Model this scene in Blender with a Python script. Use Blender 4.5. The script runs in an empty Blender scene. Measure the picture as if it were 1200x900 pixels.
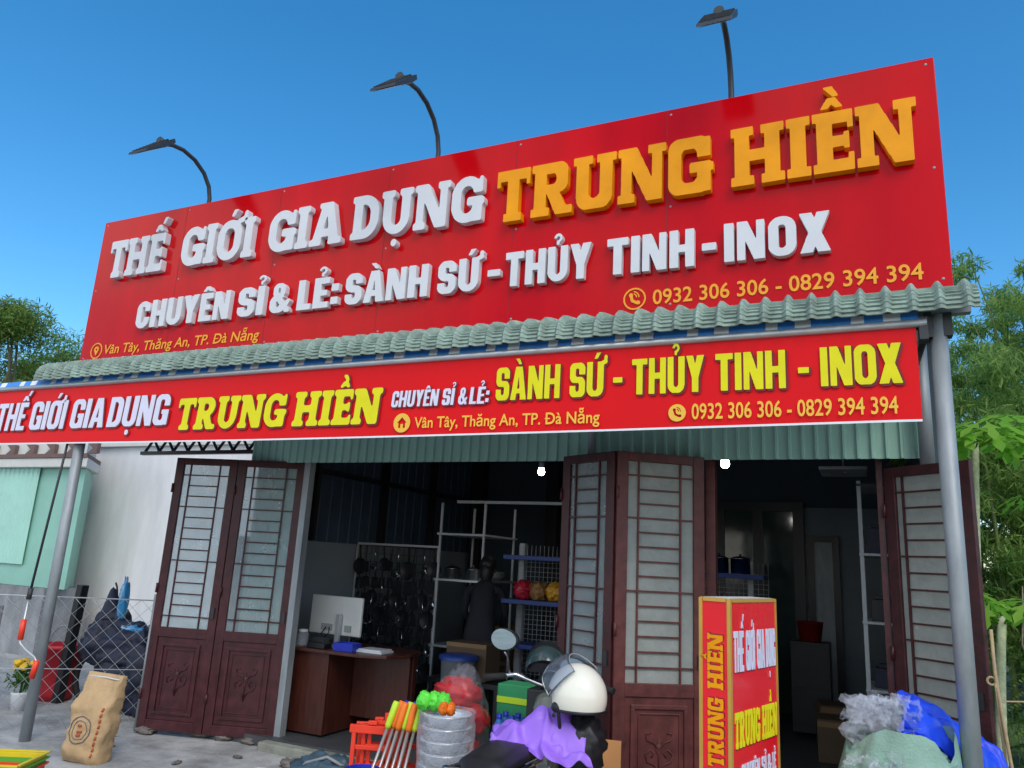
import bpy, math, random
import numpy as np
from mathutils import Vector, Matrix, noise, geometry

R = math.radians
rnd = random.Random(7)
sc = bpy.context.scene
COL = sc.collection

# ------------------------------------------------------------------ camera, sky, sun, exposure
cam = bpy.data.cameras.new('camera')
co = bpy.data.objects.new('camera', cam)
COL.objects.link(co)
sc.camera = co
cam.sensor_width = 36.0
cam.lens = 36.0 * 885 / 1200
cam.clip_end = 2000
up = Vector((205, -3731, 885)).normalized()          # world Z and X seen in camera axes (x right, y down, z forward)
lf = Vector((-1930, 100, 885)); lf = (lf - up * lf.dot(up)).normalized()
ax, az = -lf, up
ay = az.cross(ax)
fl = lambda v: Vector((v.x, -v.y, -v.z))
co.matrix_world = Matrix((fl(ax), fl(ay), fl(az))).to_4x4()
co.location = (0, 0, 1.65)

SUN_EL, SUN_AZ = R(45), R(138)        # azimuth from +Y towards +X
w = bpy.data.worlds.new('World'); sc.world = w; w.use_nodes = True
nt = w.node_tree; bg = nt.nodes['Background']
sky = nt.nodes.new('ShaderNodeTexSky'); sky.sky_type = 'NISHITA'; sky.sun_disc = False
sky.sun_elevation = SUN_EL; sky.sun_rotation = SUN_AZ
sky.air_density = 1.0; sky.dust_density = 0.8; sky.ozone_density = 2.6
tc = nt.nodes.new('ShaderNodeTexCoord')
nz = nt.nodes.new('ShaderNodeTexNoise'); nz.inputs['Scale'].default_value = 4.2; nz.inputs['Detail'].default_value = 7
nt.links.new(tc.outputs['Generated'], nz.inputs['Vector'])
rp = nt.nodes.new('ShaderNodeValToRGB'); rp.color_ramp.elements[0].position = .40; rp.color_ramp.elements[1].position = .60
nt.links.new(nz.outputs['Fac'], rp.inputs['Fac'])
sx = nt.nodes.new('ShaderNodeSeparateXYZ'); nt.links.new(tc.outputs['Generated'], sx.inputs[0])
mr = nt.nodes.new('ShaderNodeMapRange'); mr.inputs[1].default_value = 0.0; mr.inputs[2].default_value = -0.35
nt.links.new(sx.outputs['Y'], mr.inputs[0])
mu = nt.nodes.new('ShaderNodeMath'); mu.operation = 'MULTIPLY'
nt.links.new(rp.outputs['Color'], mu.inputs[0]); nt.links.new(mr.outputs[0], mu.inputs[1])
mx = nt.nodes.new('ShaderNodeMixRGB'); mx.inputs['Color2'].default_value = (8.4, 8.0, 7.6, 1)     # clouds in the half of the sky behind the camera
hs = nt.nodes.new('ShaderNodeHueSaturation'); hs.inputs['Saturation'].default_value = 1.36; hs.inputs['Hue'].default_value = .493; nt.links.new(sky.outputs[0], hs.inputs['Color'])
nt.links.new(mu.outputs[0], mx.inputs['Fac']); nt.links.new(hs.outputs[0], mx.inputs['Color1'])
nt.links.new(mx.outputs[0], bg.inputs['Color'])
bg.inputs['Strength'].default_value = 0.15

sl = bpy.data.lights.new('sun', 'SUN'); sl.energy = 1.0; sl.angle = R(28); sl.color = (1, .95, .88)
so = bpy.data.objects.new('sun', sl); COL.objects.link(so)
sd = Vector((math.sin(SUN_AZ) * math.cos(SUN_EL), math.cos(SUN_AZ) * math.cos(SUN_EL), math.sin(SUN_EL)))
so.rotation_euler = (-sd).to_track_quat('-Z', 'Y').to_euler()
so.location = sd * 30

sc.view_settings.view_transform = 'Standard'; sc.view_settings.look = 'None'
sc.view_settings.gamma = 1; sc.view_settings.exposure = 0.55
sc.cycles.use_denoising = True
sc.cycles.max_bounces = 8; sc.cycles.transparent_max_bounces = 16
sc.cycles.sample_clamp_indirect = 6

# ------------------------------------------------------------------ materials
MATS = {}
def mat(name, col, rough=.55, metal=0, var=.18, scale=6, bump=0, bscale=60, spec=.5, coat=0, trans=0, ior=1.45, alpha=1,
        emit=0, col2=None, stretch=(1, 1, 1), rvar=.1, sheen=0):
    if name in MATS: return MATS[name]
    m = bpy.data.materials.new(name); m.use_nodes = True; n = m.node_tree; p = n.nodes['Principled BSDF']
    t = n.nodes.new('ShaderNodeTexCoord'); mp = n.nodes.new('ShaderNodeMapping'); mp.inputs['Scale'].default_value = stretch
    n.links.new(t.outputs['Object'], mp.inputs[0])
    z = n.nodes.new('ShaderNodeTexNoise'); z.inputs['Scale'].default_value = scale; z.inputs['Detail'].default_value = 6; z.inputs['Roughness'].default_value = .62
    n.links.new(mp.outputs[0], z.inputs['Vector'])
    r = n.nodes.new('ShaderNodeValToRGB'); e = r.color_ramp.elements
    e[0].position = .3; e[1].position = .72
    c2 = col2 or tuple(min(1, c * (1 + var)) for c in col)
    c1 = tuple(c * (1 - var) for c in col) if not col2 else col
    e[0].color = (*c1, 1); e[1].color = (*c2, 1)
    n.links.new(z.outputs['Fac'], r.inputs[0]); n.links.new(r.outputs[0], p.inputs['Base Color'])
    q = n.nodes.new('ShaderNodeMapRange'); q.inputs[3].default_value = max(0, rough - rvar); q.inputs[4].default_value = min(1, rough + rvar)
    n.links.new(z.outputs['Fac'], q.inputs[0]); n.links.new(q.outputs[0], p.inputs['Roughness'])
    p.inputs['Metallic'].default_value = metal; p.inputs['Specular IOR Level'].default_value = spec
    p.inputs['Coat Weight'].default_value = coat; p.inputs['Coat Roughness'].default_value = .08
    p.inputs['Transmission Weight'].default_value = trans; p.inputs['IOR'].default_value = ior; p.inputs['Alpha'].default_value = alpha
    if emit:
        p.inputs['Emission Color'].default_value = (*col, 1); p.inputs['Emission Strength'].default_value = emit
    if bump:
        b = n.nodes.new('ShaderNodeTexNoise'); b.inputs['Scale'].default_value = bscale; b.inputs['Detail'].default_value = 5
        n.links.new(mp.outputs[0], b.inputs['Vector'])
        k = n.nodes.new('ShaderNodeBump'); k.inputs['Strength'].default_value = bump; k.inputs['Distance'].default_value = .02
        n.links.new(b.outputs['Fac'], k.inputs['Height']); n.links.new(k.outputs[0], p.inputs['Normal'])
    MATS[name] = m
    return m

def leafmat(name, cols, rough=.5, trans=.25):
    if name in MATS: return MATS[name]
    m = bpy.data.materials.new(name); m.use_nodes = True; n = m.node_tree; p = n.nodes['Principled BSDF']
    g = n.nodes.new('ShaderNodeNewGeometry'); r = n.nodes.new('ShaderNodeValToRGB'); e = r.color_ramp.elements
    while len(e) < len(cols): e.new(.5)
    for i, c in enumerate(cols):
        e[i].position = i / (len(cols) - 1); e[i].color = (*c, 1)
    n.links.new(g.outputs['Random Per Island'], r.inputs[0]); n.links.new(r.outputs[0], p.inputs['Base Color'])
    p.inputs['Roughness'].default_value = rough; p.inputs['Specular IOR Level'].default_value = .12
    tr = n.nodes.new('ShaderNodeBsdfTranslucent'); n.links.new(r.outputs[0], tr.inputs[0])
    mxs = n.nodes.new('ShaderNodeMixShader'); mxs.inputs[0].default_value = trans
    n.links.new(p.outputs[0], mxs.inputs[1]); n.links.new(tr.outputs[0], mxs.inputs[2])
    n.links.new(mxs.outputs[0], n.nodes['Material Output'].inputs[0])
    MATS[name] = m
    return m

M = dict(
    concrete=mat('yard_concrete', (.34, .345, .34), .85, var=.42, scale=3.5, bump=.5, bscale=25),
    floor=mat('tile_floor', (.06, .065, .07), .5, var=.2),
    dirt=mat('grassy_soil', (.10, .11, .05), .95, var=.5, scale=3, bump=.8, bscale=30),
    plaster=mat('white_plaster', (.78, .78, .79), .9, var=.14, scale=2.0, stretch=(1, 1, .3), bump=.1, bscale=40),
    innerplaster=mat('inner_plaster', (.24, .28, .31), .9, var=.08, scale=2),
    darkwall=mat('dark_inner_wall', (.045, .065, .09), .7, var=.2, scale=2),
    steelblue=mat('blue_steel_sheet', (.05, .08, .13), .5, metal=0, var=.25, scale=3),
    green=mat('green_steel_sheet', (.40, .66, .54), .4, var=.14, scale=2.5, stretch=(1, 1, .35)),
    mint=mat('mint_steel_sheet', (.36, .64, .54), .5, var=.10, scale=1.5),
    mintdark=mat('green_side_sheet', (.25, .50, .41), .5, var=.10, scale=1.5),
    tile=mat('fibre_cement', (.32, .37, .34), .85, var=.3, scale=14, bump=.3, bscale=120),
    galv=mat('galvanised_steel', (.30, .33, .345), .55, metal=.35, var=.22, scale=9, stretch=(1, 1, .3), rvar=.12),
    alu=mat('aluminium', (.55, .57, .58), .4, metal=.6, var=.08),
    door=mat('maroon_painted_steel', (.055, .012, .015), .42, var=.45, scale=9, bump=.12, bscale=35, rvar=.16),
    doorlit=mat('lit_maroon_painted_steel', (.125, .034, .03), .48, var=.4, scale=9, bump=.12, bscale=35, rvar=.16),  # the door paint made lighter, light on the leaf put into the colour
    redboard=mat('red_sign_panel', (.54, .001, .005), .14, var=.13, scale=2.2, spec=.20, stretch=(1, 1, .18), bump=.10, bscale=1.6, rvar=.08),
    redbanner=mat('red_vinyl', (.72, .004, .008), .45, var=.06, scale=.9, bump=.06, bscale=4, spec=.2),
    redlight=mat('red_acrylic', (.82, .010, .02), .25, var=.05, coat=.3),
    white=mat('white_letter', (.64, .66, .69), .38, var=.05),
    lilac=mat('printed_lilac_white', (.68, .68, .82), .4, var=.04),
    gold=mat('gold_letter', (.84, .32, .002), .35, var=.14, scale=3, spec=.25),
    amber=mat('amber_print', (.86, .36, .015), .45, var=.05),
    yellow=mat('yellow_print', (.76, .70, .01), .45, var=.06, spec=.25),
    amber2=mat('printed_light_amber', (.86, .50, .05), .45, var=.05),
    darkred=mat('dark_red_print', (.16, .004, .01), .4, var=.05),
    goldframe=mat('gold_trim', (.60, .36, .07), .32, metal=.3, var=.1),
    black=mat('black_plastic', (.012, .013, .015), .42, var=.3),
    blackpaint=mat('black_painted_steel', (.018, .018, .022), .35, var=.2),
    frost=mat('frosted_glass', (.46, .49, .45), .24, trans=.3, ior=1.15, var=.10, scale=9, bump=.35, bscale=18, spec=.5, rvar=.08),
    clearfrost=mat('ribbed_glass', (.60, .68, .70), .25, trans=.72, ior=1.12, var=.08, scale=5, bump=.2, bscale=30),
    darkglass=mat('dark_glass', (.03, .05, .05), .08, var=.1, spec=.6),
    mahog=mat('mahogany_veneer', (.06, .014, .008), .45, var=.4, scale=5, stretch=(6, 6, .7), coat=.2),
    monback=mat('pale_monitor_shell', (.62, .62, .58), .4, var=.03),
    bluepaint=mat('blue_painted_steel', (.015, .045, .22), .4, var=.1),
    rackwhite=mat('white_rack_steel', (.5, .52, .54), .45, var=.08),
    chrome=mat('polished_steel', (.62, .63, .64), .16, metal=1, var=.1, scale=12),
    steel=mat('stainless_basin', (.72, .76, .82), .28, metal=.45, var=.15, scale=18, bump=.25, bscale=22),
    sackpaper=mat('tan_woven_sack', (.46, .31, .16), .75, var=.2, scale=7, bump=.5, bscale=16),
    sackprint=mat('sack_print_red', (.42, .09, .03), .7, var=.2),
    sackblue=mat('sack_print_grey', (.12, .12, .14), .7, var=.2),
    redplastic=mat('red_plastic', (.80, .05, .02), .35, var=.1),
    orangep=mat('orange_plastic', (.80, .17, .01), .4, var=.1),
    neon=mat('neon_green_plastic', (.12, .72, .06), .45, var=.2, scale=20),
    lime=mat('lime_plastic', (.48, .70, .03), .4, var=.1),
    bluep=mat('blue_plastic', (.01, .03, .42), .35, var=.1),
    skyblue=mat('blue_translucent_plastic', (.05, .25, .62), .2, trans=.35, var=.1),
    greenbox=mat('green_carton', (.03, .26, .10), .6, var=.1),
    yellowp=mat('yellow_plastic', (.66, .52, .02), .4, var=.1),
    greenp=mat('green_plastic', (.10, .36, .05), .4, var=.1),
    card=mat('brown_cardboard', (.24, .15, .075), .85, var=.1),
    shadecard=mat('shaded_cardboard', (.11, .075, .045), .85, var=.1),  # brown cardboard darkened, indoor shade put into the colour
    ocard=mat('orange_cardboard', (.62, .30, .11), .8, var=.1),
    helmet=mat('cream_helmet_shell', (.80, .78, .66), .16, var=.02, coat=.6, rvar=.03),
    visor=mat('clear_visor', (.75, .8, .9), .05, trans=.95, ior=1.2, var=.02),
    purple=mat('purple_raincoat', (.30, .14, .70), .45, var=.1, scale=5),
    bluetarp=mat('blue_tarpaulin', (.012, .06, .68), .38, var=.15, scale=6),
    darkcloth=mat('dark_blue_cloth', (.014, .018, .04), .55, var=.4, scale=5, bump=.3, bscale=6),
    bluebag=mat('blue_plastic_bag', (.03, .27, .55), .3, trans=.2, var=.1),
    tealbag=mat('dark_teal_bag', (.05, .09, .12), .45, var=.3, scale=8),
    mintsack=mat('mint_woven_sack', (.24, .40, .32), .6, var=.2, scale=5, bump=.25, bscale=90),
    plastic=mat('clear_plastic_film', (.84, .89, .98), .09, trans=.6, ior=1.15, alpha=.42, var=.05, scale=12, bump=.8, bscale=20),
    redbin=mat('red_bin', (.42, .02, .03), .5, var=.12),
    wire=mat('galvanised_wire', (.48, .50, .52), .5, metal=.3, var=.1),
    bark=mat('grey_bark', (.22, .20, .14), .85, var=.3, scale=14, bump=.5, bscale=40),
    culm=mat('bamboo_culm', (.16, .22, .07), .6, var=.2, scale=6),
    stone=mat('rough_stone', (.16, .14, .13), .9, var=.4, scale=6, bump=.6, bscale=20),
    step=mat('old_concrete_step', (.24, .25, .21), .9, var=.35, scale=5, bump=.5, bscale=25),
    rope=mat('tan_rope', (.42, .32, .18), .85, var=.2, scale=30),
    skin=mat('skin', (.16, .085, .055), .55, var=.08),
    hair=mat('black_hair', (.012, .01, .01), .5, var=.3),
    darkshirt=mat('dark_shirt', (.012, .012, .018), .8, var=.3),
    stripe_blue=mat('awning_blue', (.05, .26, .75), .5, var=.1),
    stripe_white=mat('awning_white', (.75, .78, .82), .5, var=.05),
    trim_brown=mat('brown_trim', (.16, .10, .09), .7, var=.1),
    trim_white=mat('cream_trim', (.60, .60, .56), .7, var=.06),
    greypost=mat('weathered_grey', (.23, .24, .25), .8, var=.45, scale=3, stretch=(1, 1, .4)),
    bulb=mat('lit_bulb', (1, .98, .92), .4, emit=26, var=0),
    greymetal=mat('grey_lamp_metal', (.045, .048, .052), .5, metal=.3, var=.15),
    lens=mat('lamp_lens', (.30, .32, .32), .25, var=.05),
    greymop=mat('grey_mop_handle', (.42, .38, .36), .3, metal=.5, var=.1),
    seatv=mat('black_seat_vinyl', (.018, .018, .02), .45, var=.3),
    bodypaint=mat('olive_grey_paint', (.10, .11, .09), .22, var=.1, coat=.5),
    rubber=mat('tyre_rubber', (.015, .015, .015), .8, var=.2),
    mirrorg=mat('mirror_glass', (.75, .85, .78), .04, metal=1, var=.02, rvar=.02),
    candyred=mat('red_packets', (.55, .02, .05), .3, var=.5, scale=30, trans=.1),
    candybrown=mat('brown_packets', (.30, .15, .05), .35, var=.6, scale=40),
    candyamber=mat('amber_packets', (.62, .30, .02), .3, var=.3, scale=25),
    candypink=mat('pink_packets', (.45, .14, .18), .35, var=.3, scale=25),
    flower=mat('yellow_petals', (.75, .48, .02), .6, var=.2),
    pot=mat('white_pot', (.6, .62, .64), .4, var=.05),
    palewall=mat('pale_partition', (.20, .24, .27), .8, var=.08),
)

# ------------------------------------------------------------------ mesh builder
class MB:
    def __init__(s): s.v, s.f, s.sm = [], [], []
    def add(s, vs, fs, smooth=False, mtx=None):
        o = len(s.v)
        s.v += [tuple(mtx @ Vector(p)) if mtx is not None else tuple(p) for p in vs]
        s.f += [tuple(i + o for i in f) for f in fs]; s.sm += [smooth] * len(fs)
        return s
    def box(s, x0, y0, z0, x1, y1, z1, mtx=None):
        vs = [(x, y, z) for z in (z0, z1) for y in (y0, y1) for x in (x0, x1)]
        return s.add(vs, [(0, 2, 3, 1), (4, 5, 7, 6), (0, 1, 5, 4), (2, 6, 7, 3), (0, 4, 6, 2), (1, 3, 7, 5)], mtx=mtx)
    def tube(s, pts, r, n=8, closed=False, cap=True, mtx=None):
        pts = [Vector(p) for p in pts]; N = len(pts)
        rs = r if isinstance(r, (list, tuple)) else [r] * N
        vs, fs = [], []
        prev = None
        for i, p in enumerate(pts):
            a = pts[(i - 1) % N] if (closed or i > 0) else p
            b = pts[(i + 1) % N] if (closed or i < N - 1) else p
            d = (b - a)
            d = d.normalized() if d.length > 1e-9 else Vector((0, 0, 1))
            if prev is None:
                u = d.orthogonal().normalized()
            else:
                u = prev - d * prev.dot(d)
                u = u.normalized() if u.length > 1e-6 else d.orthogonal().normalized()
            prev = u; v = d.cross(u)
            for k in range(n):
                t = 2 * math.pi * k / n
                vs.append(p + (u * math.cos(t) + v * math.sin(t)) * rs[i])
        for i in range(N if closed else N - 1):
            j = (i + 1) % N
            for k in range(n):
                l = (k + 1) % n
                fs.append((i * n + k, i * n + l, j * n + l, j * n + k))
        s.add(vs, fs, True, mtx)
        if cap and not closed:
            o = len(s.v) - len(vs)
            s.f += [tuple(o + k for k in reversed(range(n))), tuple(o + (N - 1) * n + k for k in range(n))]; s.sm += [False, False]
        return s
    def lathe(s, prof, n=24, mtx=None, a0=0, a1=2 * math.pi, smooth=True):
        full = abs(a1 - a0 - 2 * math.pi) < 1e-6
        k = n if full else n + 1
        vs = [(r * math.cos(a0 + (a1 - a0) * i / n), r * math.sin(a0 + (a1 - a0) * i / n), z) for r, z in prof for i in range(k)]
        fs = []
        for j in range(len(prof) - 1):
            for i in range(n):
                l = (i + 1) % k if full else i + 1
                fs.append((j * k + i, j * k + l, (j + 1) * k + l, (j + 1) * k + i))
        return s.add(vs, fs, smooth, mtx)
    def prism(s, poly, y0, y1, mtx=None):
        """polygon in XZ extruded along Y"""
        n = len(poly)
        vs = [(x, y0, z) for x, z in poly] + [(x, y1, z) for x, z in poly]
        fs = [tuple(range(n)), tuple(reversed(range(n, 2 * n)))] + [(i, i + n, (i + 1) % n + n, (i + 1) % n) for i in range(n)]
        return s.add(vs, fs, mtx=mtx)
    def grid(s, fn, nu, nv, smooth=True, mtx=None, closed_u=False):
        vs = [fn(i / nu, j / nv) for j in range(nv + 1) for i in range(nu + (0 if closed_u else 1))]
        k = nu if closed_u else nu + 1
        fs = [(j * k + i, j * k + (i + 1) % k, (j + 1) * k + (i + 1) % k, (j + 1) * k + i) for j in range(nv) for i in range(nu)]
        return s.add(vs, fs, smooth, mtx)
    def blob(s, c, rad, amp=.2, fr=2.0, seed=0, nu=28, nv=18, mtx=None, ridge=False, flat=None, smooth=True):
        c = Vector(c)
        def fn(u, v):
            th = 2 * math.pi * u; ph = math.pi * min(max(v, .002), .998)
            d = Vector((math.sin(ph) * math.cos(th), math.sin(ph) * math.sin(th), math.cos(ph)))
            q = d * fr + Vector((seed * 7.3, seed * 3.1, seed))
            h = noise.fractal(q, 1.0, 2.0, 4)
            if ridge: h = (.5 - abs(h)) * 1.4
            k = 1 + amp * h
            p = Vector((d.x * rad[0] * k, d.y * rad[1] * k, d.z * rad[2] * k))
            if flat is not None and p.z < flat: p.z = flat + (p.z - flat) * .1
            return c + p
        return s.grid(fn, nu, nv, smooth, mtx, closed_u=True)
    def build(s, name, m, parent=None, world=False, bevel=0, sub=0):
        me = bpy.data.meshes.new(name)
        vs = s.v
        if parent is not None and world:
            L = parent.location
            vs = [(a - L.x, b - L.y, c - L.z) for a, b, c in vs]
        me.from_pydata(vs, [], s.f); me.update()
        me.polygons.foreach_set('use_smooth', s.sm)
        me.materials.append(m)
        o = bpy.data.objects.new(name, me); COL.objects.link(o)
        if parent is not None: o.parent = parent
        if bevel:
            b = o.modifiers.new('bevel', 'BEVEL'); b.width = bevel; b.segments = 2; b.limit_method = 'ANGLE'; b.angle_limit = R(50)
        if sub:
            b = o.modifiers.new('sub', 'SUBSURF'); b.levels = sub; b.render_levels = sub
        return o

def tag(o, label=None, cat=None, group=None, kind=None):
    if label: o['label'] = label
    if cat: o['category'] = cat
    if group: o['group'] = group
    if kind: o['kind'] = kind
    return o
def thing(name, label, cat, loc=(0, 0, 0), rz=0, group=None):
    o = bpy.data.objects.new(name, None); COL.objects.link(o)
    o.location = loc; o.rotation_euler = (0, 0, rz)
    return tag(o, label, cat, group)
def copy_tree(o, parent=None):
    c = o.copy(); COL.objects.link(c); c.parent = parent
    for ch in list(o.children): copy_tree(ch, c)
    return c
def TR(x, y, z, rz=0, rx=0, ry=0):
    return Matrix.Translation((x, y, z)) @ Matrix.Rotation(rz, 4, 'Z') @ Matrix.Rotation(ry, 4, 'Y') @ Matrix.Rotation(rx, 4, 'X')
def arc(cx, cz, r, a0, a1, n, y=0):
    return [(cx + r * math.cos(R(a0 + (a1 - a0) * i / n)), y, cz + r * math.sin(R(a0 + (a1 - a0) * i / n))) for i in range(n + 1)]

# ------------------------------------------------------------------ lettering (letter shapes drawn from strokes, outlined and extruded)
RES = 72; GX0, GX1, GY0, GY1 = -.35, 1.45, -.45, 1.62
gx = np.arange(GX0, GX1, 1 / RES); gy = np.arange(GY0, GY1, 1 / RES)
X, Y = np.meshgrid(gx, gy)
def bx(x0, y0, x1, y1): return (X >= x0) & (X <= x1) & (Y >= y0) & (Y <= y1)
def rr(x0, y0, x1, y1, r):
    r = min(r, (x1 - x0) / 2, (y1 - y0) / 2)
    qx = np.abs(X - (x0 + x1) / 2) - (x1 - x0) / 2 + r; qy = np.abs(Y - (y0 + y1) / 2) - (y1 - y0) / 2 + r
    return np.hypot(np.maximum(qx, 0), np.maximum(qy, 0)) + np.minimum(np.maximum(qx, qy), 0) - r <= 0
def pg(*pts):
    ins = np.zeros(X.shape, bool); n = len(pts)
    for i in range(n):
        (x0, y0), (x1, y1) = pts[i], pts[(i + 1) % n]
        if y0 == y1: continue
        c = ((y0 > Y) != (y1 > Y)) & (X < (x1 - x0) * (Y - y0) / (y1 - y0) + x0)
        ins ^= c
    return ins
def seg(x0, y0, x1, y1, wd):
    dx, dy = x1 - x0, y1 - y0; L = dx * dx + dy * dy
    t = np.clip(((X - x0) * dx + (Y - y0) * dy) / L, 0, 1)
    return np.hypot(X - x0 - t * dx, Y - y0 - t * dy) <= wd / 2
def cir(cx, cy, r): return np.hypot(X - cx, Y - cy) <= r

BASEW = dict(T=.60, H=.66, E=.52, I=None, A=.70, G=.64, O=.64, C=.60, D=.64, U=.64, R=.66, N=.66, S=.60, Y=.66, X=.68, L=.48)
SLABWD = dict(BASEW, H=.80, N=.82, U=.76, R=.74, A=.80, O=.76, G=.74, D=.74, T=.70, E=.60)
DEC = {'Ế': 'E^/', 'Ề': 'E^`', 'Ê': 'E^', 'Ớ': 'O+/', 'Ứ': 'U+/', 'Ụ': 'U.', 'Ủ': 'U?', 'Ỉ': 'I?', 'Ẻ': 'E?', 'À': 'A`'}
def glyph(ch, st):
    t, b, slab, cr = st['t'], st['b'], st.get('slab', 0), st.get('cr', .22)
    s_, h_ = st.get('s', .09), st.get('st', .13)
    d = DEC.get(ch, ch); base, marks = d[0], d[1:]
    if base == '-': return bx(0, .36, .30, .36 + b), .30
    if base == ':': return bx(0, .08, t, .08 + t) | bx(0, .52, t, .52 + t), t
    if base == '&':
        g = (rr(.10, .50, .56, 1, .2) & ~rr(.10 + t * .8, .50 + b * .8, .56 - t * .8, 1 - b * .8, .1)) | (rr(0, 0, .62, .60, .26) & ~rr(t, b, .62 - t, .60 - b, .12))
        g &= ~bx(.47, .34, .75, .52)
        return g | seg(.22, .62, .68, .06, t * .8) & bx(0, 0, .8, 1) | seg(.70, .38, .55, .16, t * .6), .76
    w_ = ((SLABWD if slab else BASEW).get(base) or t) * st.get('wf', 1)
    if base == 'I': w_ = t
    if slab: w_ += 2 * s_ if base in 'HINUAR' else s_
    def stem(x):
        g = bx(x, 0, x + t, 1)
        if slab: g |= bx(x - s_, 0, x + t + s_, h_) | bx(x - s_, 1 - h_, x + t + s_, 1)
        return g
    o = s_ if slab else 0
    if base == 'I': g = stem(o)
    elif base == 'H': g = stem(o) | stem(w_ - t - o) | bx(o, .5 - b / 2, w_ - o, .5 + b / 2)
    elif base == 'T':
        c = w_ / 2; g = bx(0, 1 - b, w_, 1) | bx(c - t / 2, 0, c + t / 2, 1)
        if slab: g |= bx(c - t / 2 - s_, 0, c + t / 2 + s_, h_) | bx(0, .68, .09, 1) | bx(w_ - .09, .68, w_, 1)
    elif base in 'EL':
        g = bx(o, 0, o + t, 1) | bx(o, 0, w_, b)
        if base == 'E': g |= bx(o, 1 - b, w_, 1) | bx(o, .5 - b * .45, w_ - .07, .5 + b * .45)
        if slab: g |= bx(0, 0, o + t, h_) | bx(0, 1 - h_, o + t, 1) | bx(w_ - .09, 0, w_, .3) | bx(w_ - .09, .7, w_, 1) | bx(w_ - .16, .36, w_ - .07, .64)
    elif base == 'N':
        if slab: g = bx(o, 0, o + t * .8, 1) | bx(0, 0, o + t * .8 + s_ * .8, h_) | bx(w_ - o - t * .8, 0, w_ - o, 1) | bx(w_ - o - t * .8 - s_, 1 - h_, w_, 1) | bx(0, 1 - h_, o + t, 1) | pg((o, 1), (o + t * 1.2, 1), (w_ - o, 0), (w_ - o - t * 1.2, 0))
        else: g = bx(0, 0, t * .86, 1) | bx(w_ - t * .86, 0, w_, 1) | pg((0, 1), (t * 1.1, 1), (w_, 0), (w_ - t * 1.1, 0))
    elif base in 'OCG':
        g = rr(0, 0, w_, 1, cr * 1.35) & ~rr(t, b, w_ - t, 1 - b, cr * .7)
        if base != 'O': g &= ~bx(w_ - t - .02, .40 if base == 'C' else .46, w_ + .1, .62)
        if base == 'G':
            g |= bx(w_ * .52, .36, w_, .36 + b * .9) | bx(w_ - t, 0.02, w_, .36)
            if slab: g |= bx(w_ * .5, .36, w_ + .05, .36 + h_)
            if slab: g |= bx(w_ - .1, .62, w_, .98)
    elif base == 'U':
        g = rr(o, 0, w_ - o, 1.6, cr * 1.5) & ~rr(o + t, b, w_ - o - t, 1.5, cr * .8) & (Y <= 1)
        if slab: g |= bx(0, 1 - h_, 2 * o + t, 1) | bx(w_ - t - 2 * o, 1 - h_, w_, 1)
    elif base == 'D':
        g = (rr(-.5, 0, w_, 1, cr * 1.5) & (X >= o)) & ~(rr(-.5, b, w_ - t, 1 - b, cr * .85) & (X >= o + t))
        if slab: g |= bx(0, 0, o + t, h_) | bx(0, 1 - h_, o + t, 1)
    elif base == 'R':
        r_ = w_ - o
        g = (rr(-.5, .42, r_, 1, cr * 1.2) & (X >= o)) & ~(rr(-.5, .42 + b * .8, r_ - t, 1 - b, cr * .6) & (X >= o + t))
        g |= bx(o, 0, o + t, 1) | pg((o + t * .9, .5), (o + t * 2, .5), (w_ - (o * .5), 0), (w_ - t * 1.15 - o * .5, 0))
        if slab: g |= bx(0, 0, 2 * o + t, h_) | bx(0, 1 - h_, o + t, 1) | bx(w_ - t - o, 0, w_ + o * .3, h_)
    elif base == 'A':
        c = w_ / 2; k = t * .62; e = o * .8
        g = pg((e, 0), (c - k, 1), (c + k, 1), (w_ - e, 0), (w_ - e - t * 1.12, 0), (c, .74), (e + t * 1.12 - t * .1, 0)) | (bx(0, .2, w_, .2 + b * .85) & pg((e, 0), (c - k, 1), (c + k, 1), (w_ - e, 0)))
        if slab: g |= bx(0, 0, e + t * 1.1 + .03, h_) | bx(w_ - e - t * 1.15 - .05, 0, w_, h_) | bx(c - k - .1, 1 - h_ * .8, c + k, 1)
    elif base == 'S':
        b2 = b * 1.05
        g = (rr(0, .5 - b2 / 2, w_, 1, cr * 1.1) & ~rr(t, .5 + b2 / 2, w_ - t, 1 - b, cr * .6) & ~bx(w_ - t - .02, .40, w_ + .1, .66))
        g |= (rr(0, 0, w_, .5 + b2 / 2, cr * 1.1) & ~rr(t, b, w_ - t, .5 - b2 / 2, cr * .6) & ~bx(-.1, .34, t + .02, .60) | (g & bx(-.1, .42, t + .02, .62)))
    elif base == 'Y':
        c = w_ / 2; g = pg((0, 1), (t * 1.12, 1), (c + t * .5, .38), (c - t * .5, .38)) | pg((w_ - t * 1.12, 1), (w_, 1), (c + t * .5, .38), (c - t * .5, .38)) | bx(c - t / 2, 0, c + t / 2, .46)
    elif base == 'X': g = pg((0, 0), (t * 1.2, 0), (w_, 1), (w_ - t * 1.2, 1)) | pg((0, 1), (t * 1.2, 1), (w_, 0), (w_ - t * 1.2, 0))
    c = w_ / 2; k = t * .5
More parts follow.
